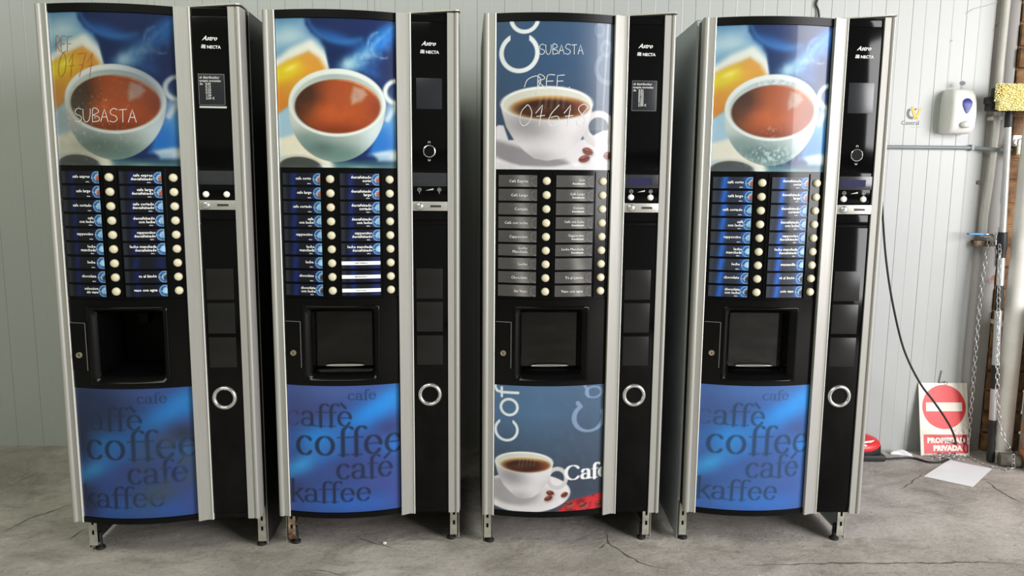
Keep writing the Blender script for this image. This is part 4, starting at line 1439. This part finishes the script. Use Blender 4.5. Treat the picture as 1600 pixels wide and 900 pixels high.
def floor_mat():
    m = bpy.data.materials.new('worn_concrete'); m.use_nodes = True
    n, l = m.node_tree.nodes, m.node_tree.links
    b = n['Principled BSDF']
    t = n.new('ShaderNodeTexCoord')

    def nz(scale, det, rough=.6, stretch=(1, 1, 1), dist=0):
        mp = n.new('ShaderNodeMapping'); mp.inputs['Scale'].default_value = stretch
        q = n.new('ShaderNodeTexNoise'); q.inputs['Scale'].default_value = scale; q.inputs['Detail'].default_value = det
        q.inputs['Roughness'].default_value = rough; q.inputs['Distortion'].default_value = dist
        l.new(t.outputs['Object'], mp.inputs[0]); l.new(mp.outputs[0], q.inputs['Vector'])
        return q.outputs['Fac']

    def ramp(src, p0, c0, p1, c1):
        r = n.new('ShaderNodeValToRGB'); e = r.color_ramp.elements
        e[0].position = p0; e[0].color = (*c0, 1); e[1].position = p1; e[1].color = (*c1, 1)
        l.new(src, r.inputs[0]); return r.outputs[0]

    def mix(a, c, fac, mode='MIX'):
        x = n.new('ShaderNodeMix'); x.data_type = 'RGBA'; x.blend_type = mode
        if isinstance(fac, float): x.inputs['Factor'].default_value = fac
        else: l.new(fac, x.inputs['Factor'])
        l.new(a, x.inputs['A'])
        if isinstance(c, tuple): x.inputs['B'].default_value = (*c, 1)
        else: l.new(c, x.inputs['B'])
        return x.outputs['Result']
    base = ramp(nz(1.7, 8, .65, dist=.6), .30, tuple(lin((144, 137, 130))), .70, tuple(lin((212, 204, 198))))
    base = mix(base, tuple(lin((132, 125, 116))), ramp(nz(4.5, 8, .7, (1, 1.6, 1), .8), .48, (0, 0, 0), .70, (.8, .8, .8)))
    base = mix(base, tuple(lin((206, 196, 178))), ramp(nz(7, 8, .7, (1.4, 1, 1), .5), .60, (0, 0, 0), .75, (.5, .5, .5)))
    base = mix(base, tuple(lin((104, 98, 90))), ramp(nz(60, 5, .7), .55, (0, 0, 0), .70, (.6, .6, .6)))
    base = mix(base, tuple(lin((216, 210, 200))), ramp(nz(85, 4, .65), .58, (0, 0, 0), .72, (.6, .6, .6)))
    l.new(base, b.inputs['Base Color'])
    b.inputs['Roughness'].default_value = .72
    bp = n.new('ShaderNodeBump'); bp.inputs['Strength'].default_value = .55; bp.inputs['Distance'].default_value = .014
    add = n.new('ShaderNodeMath'); add.operation = 'ADD'
    l.new(nz(26, 8, .75, dist=.4), add.inputs[0]); l.new(nz(5, 6, .6), add.inputs[1])
    l.new(add.outputs[0], bp.inputs['Height']); l.new(bp.outputs[0], b.inputs['Normal'])
    return m


M['crack'] = mat('dirt_filled_crack', (112, 104, 94), 0.9, 0, 0.2, 60)
M['floor'] = floor_mat()


def build_floor():
    b = B()
    b.box(-6.0, 7.0, -6.0, 3.75, -.08, 0, 0, 0)

    def crack(pix, w, seed):
        r = random.Random(seed)
        P = [on_floor(x, y) for x, y in pix]; fine = []
        for a, c in zip(P, P[1:]):
            n = max(2, int((c - a).length / .02))
            fine += [a.lerp(c, k / n) for k in range(n)]
        fine.append(P[-1])
        d = (P[-1] - P[0]).normalized(); nr = Vector((-d.y, d.x, 0)); L, Rr = [], []
        for i, p in enumerate(fine):
            e = min(1, 4 * i / len(fine), 4 * (len(fine) - 1 - i) / len(fine)) * .8 + .2
            c = p + nr * r.uniform(-.004, .004); h = w * e * r.uniform(.35, 1.1) / 2
            L.append(c + nr * h + Vector((0, 0, .0006))); Rr.append(c - nr * h + Vector((0, 0, .0006)))
        m = len(fine)
        b.mesh(L + Rr, [(i, i + 1, m + i + 1, m + i) for i in range(m - 1)], 1)
    crack([(948, 832), (950, 848), (976, 866), (1006, 882), (1042, 889)], .009, 1)
    crack([(950, 848), (935, 858)], .007, 2)
    crack([(1543, 752), (1562, 768), (1580, 778), (1602, 788)], .010, 3)
    crack([(1444, 738), (1424, 754), (1404, 766)], .006, 4)
    crack([(1160, 884), (1300, 880), (1440, 880), (1540, 878), (1600, 882)], .009, 5)
    crack([(552, 836), (582, 848), (622, 858)], .005, 6)
    crack([(0, 835), (20, 824), (44, 810), (78, 800), (108, 790)], .008, 7)
    crack([(28, 751), (58, 741)], .006, 8)
    crack([(108, 843), (122, 832), (136, 826)], .007, 9)
    crack([(480, 890), (510, 893), (540, 900)], .005, 10)
    crack([(1410, 760), (1460, 770), (1495, 782)], .003, 11)
    return b.build('floor', ['floor', 'crack'], None, 0, fix=False)


struct(build_floor())

# the right-hand end: steel jamb, brick edge, pillar
M['jamb'] = mat('grey_painted_steel', (168, 165, 163), 0.5, 0, 0.06, 3.0)
M['jamb'].name = 'grey_painted_steel'
jn, jl = M['jamb'].node_tree.nodes, M['jamb'].node_tree.links
jb = jn['Principled BSDF']; jsrc = jb.inputs['Base Color'].links[0].from_socket
jt = jn.new('ShaderNodeTexCoord'); jz = jn.new('ShaderNodeTexNoise'); jz.inputs['Scale'].default_value = 9; jz.inputs['Detail'].default_value = 6
jl.new(jt.outputs['Object'], jz.inputs['Vector'])
jr = jn.new('ShaderNodeValToRGB'); jr.color_ramp.elements[0].position = .64; jr.color_ramp.elements[1].position = .70
jr.color_ramp.elements[0].color = (0, 0, 0, 1)
jl.new(jz.outputs['Fac'], jr.inputs[0])
jm = jn.new('ShaderNodeMix'); jm.data_type = 'RGBA'; jm.inputs['B'].default_value = (*lin((140, 92, 48)), 1)
jl.new(jr.outputs[0], jm.inputs['Factor']); jl.new(jsrc, jm.inputs['A']); jl.new(jm.outputs['Result'], jb.inputs['Base Color'])
M['brick'] = mat('weathered_brown_brick', (146, 108, 70), 0.85, 0, 0.2, 18, rgb2=(92, 66, 44), bump=.5, bscale=40)
M['conc'] = mat('rough_pillar_concrete', (168, 156, 144), 0.85, 0, 0.12, 12, bump=.4, bscale=40)
M['orange'] = mat('orange_rough_brick', (226, 138, 98), 0.85, 0, 0.12, 30, bump=.4, bscale=50)

b = B()
b.box(2.128, 2.255, 3.566, 3.64, 0, 3.0, .003)
b.box(2.128, 2.136, 3.553, 3.57, 0, 3.0)
struct(b.build('trim_1', ['jamb']))
b = B()
z = 0.0; k = 0
while z < 2.9:
    h = .085 + .02 * ((k * 37) % 5) / 5
    b.box(2.258, 2.44, 3.545 + .006 * ((k * 13) % 3), 3.66, z + .004, z + h, .006)
    z += h + .006; k += 1
b.box(2.258, 2.44, 3.565, 3.66, 0, 2.95)
struct(b.build('trim_2', ['brick']))
b = B()
b.box(2.312, 2.75, 3.25, 3.372, 0, .74, .006)
for i in range(7):
    z = .03 + i * .062
    b.box(2.306, 2.62, 3.244, 3.352 - .012 * (i % 2), z, z + .055, .005, 1)
struct(b.build('wall_right', ['conc', 'orange']))
b = B()
b.lathe([(.041, 0), (.041, 3.0)], 28, Matrix.Translation((2.270, 3.425, 0)))
b.lathe([(.045, .0), (.045, .05), (.041, .055)], 28, Matrix.Translation((2.270, 3.425, 0)), cap=False)
for z in (.62, 2.3):
    b.box(2.255, 2.285, 3.46, 3.568, z, z + .02)
tag(b.build('drainpipe', ['pvcwhite']), 'fat white drainpipe standing in the right corner beside the brick edge', 'pipe')

# ------------------------------------------------------------------ pipes, valve, chain
wy = wall_y(2.1)
p0 = Vector((1.30, wall_y(1.3) - .010, 1.430))
b = B()
pts = [(1.30, wall_y(1.3) - .0105, 1.430), (1.7, wall_y(1.7) - .0105, 1.430), (2.06, wall_y(2.06) - .0105, 1.430), (2.10, wall_y(2.1) - .016, 1.429),
       (2.13, 3.515, 1.425), (2.155, 3.500, 1.421), (2.19, 3.500, 1.420), (2.23, 3.525, 1.423), (2.262, 3.548, 1.424)]
b.tube(pts, .0085, 12)
cd = thing('conduit', 'thin grey conduit running level along the white wall to the corner', 'pipe')
o = b.build('conduit_tube', ['pvcgrey'], cd)
for x in (1.55, 2.076):
    b = B(); b.box(x - .007, x + .007, wall_y(x) - .022, wall_y(x) - .0003, 1.418, 1.444, .002); b.build('pipe_clip', ['pvcgrey'], cd)

wp = thing('water_pipe', 'thin white water pipe coming down the corner to a tap with blue lever', 'pipe')
b = B()
px = 2.163; py = 3.527
b.tube([(px + .004, py, 2.6), (px + .004, py, 2.1), (px + .002, py, 1.8), (px + .008, py, 1.5), (px + .004, py, 1.3), (px - .006, py, 1.12), (px - .004, py, 1.03)], .0135, 14)
b.build('pipe_tube', ['pvcwhite'], wp)
for z in (1.56, 2.2):
    b = B(); b.box(px - .022, px + .022, py - .017, 3.5665, z - .008, z + .008, .002); b.build('pipe_clip', ['pvcwhite'], wp)
b = B(); b.box(px - .045, px + .022, py - .022, 3.5665, .985, 1.012, .003); b.build('wall_bracket', ['rusty'], wp)
b = B()
v0 = Vector((px - .004, py - .01, 1.032))
tv = Vector((2.212, 3.49, 1.000))
b.tube([v0, v0 + Vector((.014, -.012, .004)), tv + Vector((-.012, .004, .008)), tv], .012, 12)
b.lathe([(.013, -.02), (.019, -.018), (.019, .0), (.015, .002), (.015, .012)], 6, Matrix.Translation(tv + Vector((-.018, .006, .010))) @ Matrix.Rotation(R(55), 4, 'Y'))
b.lathe([(.0145, -.045), (.0145, -.034), (.0165, -.033), (.0165, -.022), (.0145, -.021), (.0145, -.008), (.012, .008)], 16, Matrix.Translation(tv))
b.lathe([(.006, 0), (.006, .03), (.011, .031), (.011, .037)], 12, Matrix.Translation(tv + Vector((-.022, .0, .012))))
tap = b.build('tap_body', ['chrome'], wp)
b = B()
h = tv + Vector((-.020, -.002, .043))
b.box(h.x - .055, h.x + .006, h.y - .008, h.y + .008, h.z - .001, h.z + .002, .001, 1)
b.box(h.x - .130, h.x - .05, h.y - .010, h.y + .010, h.z - .003, h.z + .005, .003, 0)
b.build('tap_lever', ['blue', 'chrome'], tap)

# chain: links threaded along a line
def link_mesh():
    b = B()
    P = []
    for a in range(0, 360, 30):
        c, s = math.cos(R(a)), math.sin(R(a))
        P.append((.0068 * c, 0, .0068 * s + (.0085 if s > 0.01 else -.0085 if s < -.01 else 0)))
    b.tube(P, .0016, 6, True)
    return b.data('chain_link', ['chain'], 60)


LINK = link_mesh()
ch = thing('chain', 'long zinc chain hanging from the tap down to the floor in the right corner', 'chain')


def run_chain(pts, step=.0245, start=0):
    pts = [Vector(p) for p in pts]
    fine = []
    for a, c in zip(pts, pts[1:]):
        n = max(1, int((c - a).length / .001)); fine += [a.lerp(c, k / n) for k in range(n)]
    fine.append(pts[-1])
    n = int(len(fine) * .001 / step)
    for k in range(n):
        i = min(int(k * step / .001), len(fine) - 14)
        p, q = fine[i], fine[min(i + 13, len(fine) - 1)]
        d = (q - p).normalized()
        rot = d.to_track_quat('Z', 'X').to_matrix().to_4x4()
        o = link('chain_link', LINK, ch)
        o.matrix_local = Matrix.Translation((p + q) / 2) @ rot @ Matrix.Rotation(R(45 + 90 * ((k + start) % 2)) + random.uniform(-.25, .25), 4, 'Z')


yc = 3.475
run_chain([at(1546, 376, yc), at(1541, 402, yc), at(1537, 425, yc), at(1531, 475, yc), at(1525, 545, yc), at(1519, 620, yc), at(1514, 675, yc), at(1512, 700, yc - .01)])
run_chain([at(1562, 384, 3.40), at(1562, 400, 3.37), at(1560, 470, 3.365), at(1559, 545, 3.36), at(1558, 620, 3.36), at(1563, 665, 3.36), at(1571, 690, 3.33), at(1581, 708, 3.295)])
run_chain([at(1583, 712, 3.29), on_floor(1584, 731, .008), on_floor(1572, 734, .005), on_floor(1552, 730, .005), on_floor(1533, 723, .005), on_floor(1515, 714, .005), on_floor(1496, 712, .005)])
r2 = random.Random(3)
heap = []
for k in range(26):
    a = k * 1.9; q = .012 + .0022 * k
    heap.append((2.022 + q * 1.25 * math.cos(a) * (1.0), 3.437 + q * .40 * math.sin(a), .006 + .020 * r2.random() * (1 - k / 34)))
for k, pnt in enumerate(heap):
    o = link('chain_link', LINK, ch)
    o.matrix_local = Matrix.Translation(pnt) @ Matrix.Rotation(r2.uniform(0, 6.3), 4, 'Z') @ Matrix.Rotation(R(90) + r2.uniform(-.5, .5), 4, 'X') @ Matrix.Rotation(r2.uniform(-.6, .6), 4, 'Z')

# ------------------------------------------------------------------ wash brush on a telescopic pole
br = thing('wash_brush', 'yellow bristled wash brush upside down on a long silver telescopic pole in corner', 'brush')
base = Vector((2.207, 3.395, .004)); top = at(1577, 172, 3.46)
ax = (top - base); Lp = ax.length; axn = ax.normalized()
TP = Matrix.Translation(base) @ axn.to_track_quat('Z', 'Y').to_matrix().to_4x4()


def seg(z0, z1, r, m, name, prof_=None, n=20):
    b = B(); b.lathe(prof_ or [(r, z0), (r, z1)], n, TP); return b.build(name, [m], br, 40)


def zof(y):   # photo row to length along the pole
    lo, hi = 0.0, 1.0
    for _ in range(40):
        mid = (lo + hi) / 2; P = base.lerp(top, mid)
        # row of the point
        c, s = math.cos(PITCH), math.sin(PITCH); zz = P.z - CAM_H
        d = P.y * c - zz * s; up = P.y * s + zz * c; x = F_PX * P.x / d; yy = -F_PX * up / d
        row = 450 + math.sin(ROLL) * x + math.cos(ROLL) * yy
        if row > y: lo = mid
        else: hi = mid
    return lo * Lp


zg, zb1, zb2, zb3, zb4, zc1, zc2 = [zof(v) for v in (656, 607, 570, 485, 446, 396, 364)]
seg(0, zg, .016, 'rubber', 'grip', [(.010, 0), (.0165, .004), (.0175, .03), (.0155, .06), (.0175, .085), (.0155, .11), (.0178, .14), (.0165, .17), (.0185, zg - .02), (.0185, zg)])
seg(zg, zc1 + .02, .0150, 'pole', 'lower_tube')
seg(zb1, zb2, .0158, 'rubber', 'black_band'); seg(zb3, zb4, .0158, 'rubber', 'black_band')
seg(zc1, zc2, .02, 'rubber', 'locking_collar', [(.0175, zc1 - .02), (.0175, zc1 + .01), (.0215, zc1 + .02), (.0195, zc2), (.0165, zc2 + .003)])
seg(zc2, Lp - .02, .0135, 'pole', 'upper_tube')
seg(Lp - .075, Lp, .015, 'rubber', 'head_socket', [(.0165, Lp - .075), (.0165, Lp - .03), (.014, Lp)])
hx, hy, hz = top.x, top.y, top.z
b = B()
b.box(hx - .082, hx + .205, hy - .012, hy + .014, hz - .006, hz + .094, .006)
b.box(hx - .104, hx - .078, hy - .030, hy + .014, hz - .006, hz + .030, .006)
b.box(hx - .116, hx - .094, hy - .034, hy + .006, hz + .022, hz + .054, .008)
b.box(hx - .078, hx + .205, hy - .052, hy - .010, hz - .009, hz + .002, .003)
for k in range(7):
    b.ball((hx - .103 + .004 * (k % 3), hy - .032, hz + .002 + .007 * k), .005, .004, .005, u=8, v=6)
b.build('brush_head', ['rubber'], br)
b = B()
r3 = random.Random(5)
b.box(hx - .080, hx + .206, hy - .064, hy - .008, hz - .002, hz + .098, .010)
for i in range(110):
    for j in range(18):
        x = hx - .088 + .294 * (i + .5 * (j % 2)) / 110
        c = Vector((x, hy - .040, hz + .001 + .0056 * j))
        out = max(0, 1 - (x - hx + .088) / .03)
        d = Vector((-.020 * out * (j > 5) + r3.uniform(-.002, .002), -.030 + r3.uniform(-.005, .004), .0008 * (j - 9) + r3.uniform(-.002, .002)))
        n = 4; rr = .0022
        w0 = [b.bm.verts.new(c + Vector((rr * math.cos(q * 2 * math.pi / n), 0, rr * math.sin(q * 2 * math.pi / n)))) for q in range(n)]
        w1 = [b.bm.verts.new(c + d + Vector((rr * 1.2 * math.cos(q * 2 * math.pi / n), 0, rr * 1.2 * math.sin(q * 2 * math.pi / n)))) for q in range(n)]
        for q in range(n): b.bm.faces.new([w0[q], w0[(q + 1) % n], w1[(q + 1) % n], w1[q]])
        b.bm.faces.new(w1)
b.build('bristles', ['bristle'], br, 0)

# padlock on its hasp, on the brick edge
pl = thing('padlock', 'small steel padlock closed through a hasp on the brown brick edge', 'padlock')
A = at(1584, 211, 3.535); C_ = at(1597, 243, 3.535)
b = B(); b.box(A.x - .002, A.x + .044, 3.536, 3.545, A.z - .052, A.z, .002); b.build('hasp_plate', ['plate'], pl)
b = B(); cx = A.x + .024; zb_ = C_.z
b.tube([(cx - .012, 3.522, zb_ + .04), (cx - .012, 3.522, zb_ + .060), (cx - .008, 3.522, zb_ + .070), (cx, 3.522, zb_ + .074), (cx + .008, 3.522, zb_ + .070), (cx + .012, 3.522, zb_ + .060), (cx + .012, 3.522, zb_ + .04)], .0032, 8)
b.tube([(cx - .02, 3.520, zb_ + .047), (cx - .03, 3.53, zb_ + .046), (cx - .034, 3.536, zb_ + .046)], .004, 8)
b.build('shackle', ['chrome'], pl)
b = B(); b.box(cx - .021, cx + .021, 3.511, 3.533, zb_, zb_ + .042, .004); b.build('lock_body', ['brass'], pl)

# ------------------------------------------------------------------ soap dispenser
sd = thing('soap_dispenser', 'white wall mounted soap dispenser with blue drop shaped window', 'dispenser', (1.983, wall_y(1.983) - .0005, 1.49))
b = B()
rows = [(0, .052, .058), (.004, .058, .072), (.03, .060, .092), (.08, .060, .098), (.13, .059, .096), (.165, .057, .088), (.185, .054, .074), (.193, .047, .055), (.195, .030, .030)]
prev = None
for z, w, d in rows:
    pl_ = [(-w, 0)] + [(-w + .022 * (1 - math.cos(a)) , -d + .030 * (1 - math.sin(a))) for a in [R(x) for x in (0, 30, 60, 90)]] + \
          [(w - .022 * (1 - math.cos(a)), -d + .030 * (1 - math.sin(a))) for a in [R(x) for x in (90, 60, 30, 0)]] + [(w, 0)]
    ring = [b.bm.verts.new((x, y, z)) for x, y in pl_]
    if prev:
        for i in range(len(ring) - 1): b.bm.faces.new([prev[i], prev[i + 1], ring[i + 1], ring[i]])
        b.bm.faces.new([prev[-1], prev[0], ring[0], ring[-1]])
    else: b.bm.faces.new(ring[::-1])
    prev = ring
b.bm.faces.new(prev)
b.build('dispenser_body', ['white'], sd, 40)
b = B()
P = []
for k in range(28):
    a = 2 * math.pi * k / 28
    x = .021 * math.sin(a) * (1 if math.cos(a) > -.2 else (1 - .55 * (-math.cos(a) - .2)))
    z = .022 * math.cos(a) if math.cos(a) > 0 else .045 * math.cos(a)
    P.append((x + .006, z + .128))
n = len(P)
dep = lambda z: -float(np.interp(z, [r_[0] for r_ in rows], [r_[2] for r_ in rows]))
b.mesh([(x, dep(z) + .004, z) for x, z in P] + [(x, dep(z) - .003, z) for x, z in P] + [(.006, dep(.125) - .0065, .125)],
       [(i, (i + 1) % n, n + (i + 1) % n, n + i) for i in range(n)] + [(n + i, n + (i + 1) % n, 2 * n) for i in range(n)])
b.build('level_window', ['bluewin'], sd, 60)
b = B()
b.ball((.006, -.094, .037), .027, .014, .016)
pb_ = b.build('push_button', ['dispgrey'], sd)
b = B(); b.ball((.010, -.1035, .037), .017, .006, .011); b.build('button_face', ['white'], pb_)
b = B()
b.box(-.0008 + .006, .0048, -.046, -.043, .188, .214)
b.lathe([(.0005, -.0012), (.013, -.001), (.0135, 0), (.013, .001), (.0005, .0012)], 20, Matrix.Translation((.006, -.0445, .220)) @ Matrix.Rotation(R(90), 4, 'X') @ Matrix.Diagonal((1, .72, 1, 1)))
b.build('key', ['logo_grey'], sd, 40)

# wall logo
lg = thing('wall_logo', 'small grey and gold CV Central logo printed on the white wall', 'logo')
yl = lambda x: wall_y(x) - .0012


def wl_(x, z, e=0.0): return Vector((x, yl(x) - e, z))


def ribbon(b, pts, w, mi, e):
    L, Q = [], []
    for i, (x, z) in enumerate(pts):
        x0, z0 = pts[max(0, i - 1)]; x1, z1 = pts[min(len(pts) - 1, i + 1)]
        d = math.hypot(x1 - x0, z1 - z0); nx_, nz_ = -(z1 - z0) / d * w / 2, (x1 - x0) / d * w / 2
        L.append(wl_(x + nx_, z + nz_, e)); Q.append(wl_(x - nx_, z - nz_, e))
    m = len(pts)
    b.mesh(L + Q, [(i, m + i, m + i + 1, i + 1) for i in range(m - 1)], mi)


lc = lambda x, y: (at(1395 + x / 16.37, 155 + y / 16.37, 3.549).x, at(1395 + x / 16.37, 155 + y / 16.37, 3.549).z)
b = B()
ribbon(b, [lc(440, 255), lc(405, 295), lc(385, 350), lc(388, 410), lc(415, 455), lc(460, 480), lc(515, 482)], .0115, 0, 0)
ribbon(b, [lc(575, 240), lc(590, 275)], .009, 0, 0)
b.build('logo_letter', ['logo_grey'], lg, 0, fix=False)
b = B()
ribbon(b, [lc(495, 190), lc(585, 505)], .0115, 0, .0003); ribbon(b, [lc(585, 505), lc(720, 235)], .010, 0, .0003)
b.build('logo_letter', ['logo_gold'], lg, 0, fix=False)
b = B()
x0, z0 = lc(205, 655)
put_text(b, lambda x, z: wl_(x0 + x, z0 + z, 0), 'Central', .0270, 0, 0, align='LEFT')
b.build('logo_word', ['logo_grey'], lg, 0, fix=False)
b = B()
x0, z0 = lc(455, 728)
put_text(b, lambda x, z: wl_(x0 + x, z0 + z, 0), 'de vending', .0095, 0, 0, align='LEFT')
M['logo_pale'] = mat('pale_gold_print', (222, 208, 188), 0.6, 0, 0.03)
b.build('logo_word', ['logo_pale'], lg, 0, fix=False)

# screw eye
b = B()
b.tube([(2.126 + .0075 * math.cos(R(a)), 3.548, 1.275 + .0075 * math.sin(R(a))) for a in range(0, 360, 24)], .0022, 6, True)
b.tube([(2.126, 3.548, 1.2675), (2.124, 3.5535, 1.2670)], .002, 6)
tag(b.build('screw_eye', ['rusty']), 'small rusty screw eye in the wall edge left of the water pipe', 'screw')

# ------------------------------------------------------------------ sign on the floor
Wd, Hd = .232, .340
tilt = math.asin((wall_y(2.04) - .001 - 3.478) / Hd)
sg = thing('warning_sign', 'red and white no entry sign reading PROPIEDAD PRIVADA leaning on the wall', 'sign', (2.045, 3.478, .001))
sg.rotation_euler = (-tilt, 0, R(1.2))
b = B(); b.box(-Wd / 2, Wd / 2, -.003, 0, 0, Hd, .0008); b.build('sign_board', ['signwhite'], sg)
b = B(); b.lathe([(.1035, 0), (.1035, .0006)], 64, Matrix.Translation((.002, -.003, Hd - .113)) @ Matrix.Rotation(R(90), 4, 'X')); b.build('red_disc', ['signred'], sg)
b = B(); b.box(-.084, .088, -.0042, -.0030, Hd - .133, Hd - .092); b.build('white_bar', ['signwhite'], sg)
b = B(); b.box(-.100, .111, -.0036, -.0028, .010, .098); b.build('red_panel', ['signred2'], sg)
b = B()
f = lambda x, z: Vector((x, -.0039, z))
put_text(b, f, 'PROPIEDAD', .0325, .006, .060, align='CENTER', bold=.0022, space=1.04)
put_text(b, f, 'PRIVADA', .0325, .012, .024, align='CENTER', bold=.0022, space=1.04)
b.build('sign_lettering', ['signwhite'], sg, 0, fix=False)
b = B()
M['darkred'] = mat('dark_red_marks', (132, 34, 42), 0.8, 0, 0.2, 80)
for k in range(26):
    x, z = r2.uniform(.02, .11), r2.uniform(.09, .17)
    q = r2.uniform(.0008, .0022)
    b.lathe([(q, 0), (q * .8, .0004)], 7, Matrix.Translation((x, -.0036, z)) @ Matrix.Rotation(R(90), 4, 'X'))
b.build('grime_speckles', ['darkred'], sg)
for c in ((.094, .075), (.098, .035)):  # dark red rings at the right end of the lettering
    b = B()
    b.tube([(c[0] + .010 * math.cos(R(a)), -.0040, c[1] + .019 * math.sin(R(a))) for a in range(0, 360, 24)], .0028, 5, True)
    b.build('dark_red_ring', ['darkred'], sg)
b = B()
b.tube([(-.018, -.001, Hd - .004), (-.016, -.008, Hd + .02), (-.010, -.016, Hd + .058)], .0016, 6)
b.tube([(-.018, -.001, Hd - .004), (-.004, -.004, Hd + .003), (.012, -.003, Hd + .006)], .0012, 6)
b.tube([(.014 + .008 * math.cos(R(a)), -.003, Hd - .002 + .007 * math.sin(R(a))) for a in range(0, 360, 30)], .0010, 5, True)
b.build('hanging_wire', ['darkink'], sg)

# paper sheet on the floor
b = B()
Q = [on_floor(1443, 745), on_floor(1520, 761), on_floor(1550, 733), on_floor(1483, 719)]
wav = lambda i, j: .0014 + .0016 * (.5 + .5 * math.sin(5 * i + 3 * j)) * (.3 + .7 * abs(2 * i - 1))
b.slab(lambda i, j, o: (Q[0].lerp(Q[1], i)).lerp(Q[3].lerp(Q[2], i), j) + Vector((0, 0, wav(i, j) + o)), 12, 10, .0008)
tag(b.build('paper_sheet', ['paper']), 'blank white paper sheet lying flat on the floor before the red sign', 'paper')

# crumpled white packet
b = B()
c = Vector((1.842, 3.487, 0))
b.slab(lambda i, j, o: c + Matrix.Rotation(R(-17), 3, 'Z') @ Vector((-.047 + .094 * i, -.018 + .036 * j + .006 * math.sin(4 * i), 0)) +
       Vector((0, 0, .004 + (.017 * math.sin(math.pi * min(1, max(0, j))) * math.sin(math.pi * i) ** .5 + .003 * math.sin(9 * i + 5 * j) if o == 0 else -.0015))), 14, 8, .002)
tag(b.build('packet', ['paper']), 'small flattened white packet on the floor by the wall, left of the sign', 'packet')

# red and black device behind the right machine
rd = thing('cable_box', 'black device with rounded red lid on the floor, half hidden behind the rightmost machine', 'device', (1.605, 3.432, 0))
b = B(); b.box(-.125, .118, -.045, .075, 0, .030, .008); b.build('lower_case', ['rubber'], rd)
b = B(); b.lathe([(.114, 0), (.117, .006), (.115, .034), (.108, .044)], 36, Matrix.Translation((0, .012, .028)) @ Matrix.Diagonal((1, .50, 1, 1))); b.build('upper_case', ['rubber'], rd)
b = B()
T = Matrix.Translation((0, .014, .070)) @ Matrix.Rotation(R(18), 4, 'X') @ Matrix.Diagonal((1, .58, 1, 1))
b.lathe([(.108, -.010), (.113, .000), (.110, .010), (.098, .020), (.075, .027), (.040, .031), (.0005, .032)], 40, T); lid = b.build('red_lid', ['redp'], rd)
b = B(); b.mesh([T @ Vector(v) for v in ((.012, -.055, .0295), (.075, -.030, .0280), (.020, -.095, .0195), (-.02, -.06, .031), (.012, -.055, .0315), (.074, -.030, .0300), (.020, -.095, .0215), (-.02, -.06, .033))],
               [(0, 1, 2, 3), (4, 5, 6, 7), (0, 1, 5, 4), (1, 2, 6, 5), (2, 3, 7, 6), (3, 0, 4, 7)])
b.build('white_sticker', ['white'], lid)
b = B(); b.ball(T @ Vector((.01, .02, .033)), .014, .012, .008); b.build('lid_knob', ['rubber'], lid)

# cables
b = B()
pts = [at(1374, 228, 3.525), at(1377, 290, 3.47), at(1380, 350, 3.42), at(1385, 410, 3.38), at(1395, 475, 3.35), at(1412, 545, 3.335), at(1436, 596, 3.335), at(1458, 626, 3.345),
       at(1476, 652, 3.36), at(1489, 676, 3.385), on_floor(1494, 698, .035), on_floor(1490, 712, .010), on_floor(1474, 721, .0065), on_floor(1452, 722, .0065),
       on_floor(1428, 716, .0065), on_floor(1402, 716, .0065), on_floor(1385, 717, .008), (1.715, 3.43, .012)]
b.tube(smooth(pts), .0048, 8)
tag(b.build('cable', ['rubber']), 'black cable looping down past the sign and along the floor to the red lidded device', 'cable')
b = B()
c = 1.34
b.tube(smooth([(1.349, wall_y(c) - .006, 2.4), (1.345, wall_y(c) - .006, 2.12), (1.335, wall_y(c) - .008, 2.07), (1.330, wall_y(c) - .008, 2.045), (1.342, wall_y(c) - .01, 2.015), (1.340, wall_y(c) - .02, 1.95), (1.30, wall_y(c) - .06, 1.7), (1.28, wall_y(c) - .08, 1.55)]), .0045, 8)
tag(b.build('cable', ['rubber']), 'short black cable on the wall above the rightmost machine', 'cable')

# dark lump in the corner
b = B()
T = Matrix.Translation((2.262, 3.345, .032)) @ Matrix.Rotation(R(-18), 4, 'Z') @ Matrix.Rotation(R(90), 4, 'Y') @ Matrix.Rotation(R(25), 4, 'Z')
b.lathe([(.024, -.045), (.031, -.042), (.031, .036), (.026, .042)], 12, T)
M['stone'] = mat('dark_grey_stone', (108, 104, 98), 0.85, 0, 0.15, 30, bump=.3)
tag(b.build('stone_block', ['stone']), 'dark grey stubby block on the floor in the corner, behind the chain', 'block')
# pebble in front of the second machine
b = B(); b.ball((0, 0, .004), .008, .006, .005, u=8, v=6)
o = b.build('pebble', ['signwhite']); o.location = on_floor(601, 850)
tag(o, 'tiny pale stone chip on the floor before the machine with paper strips', 'pebble')
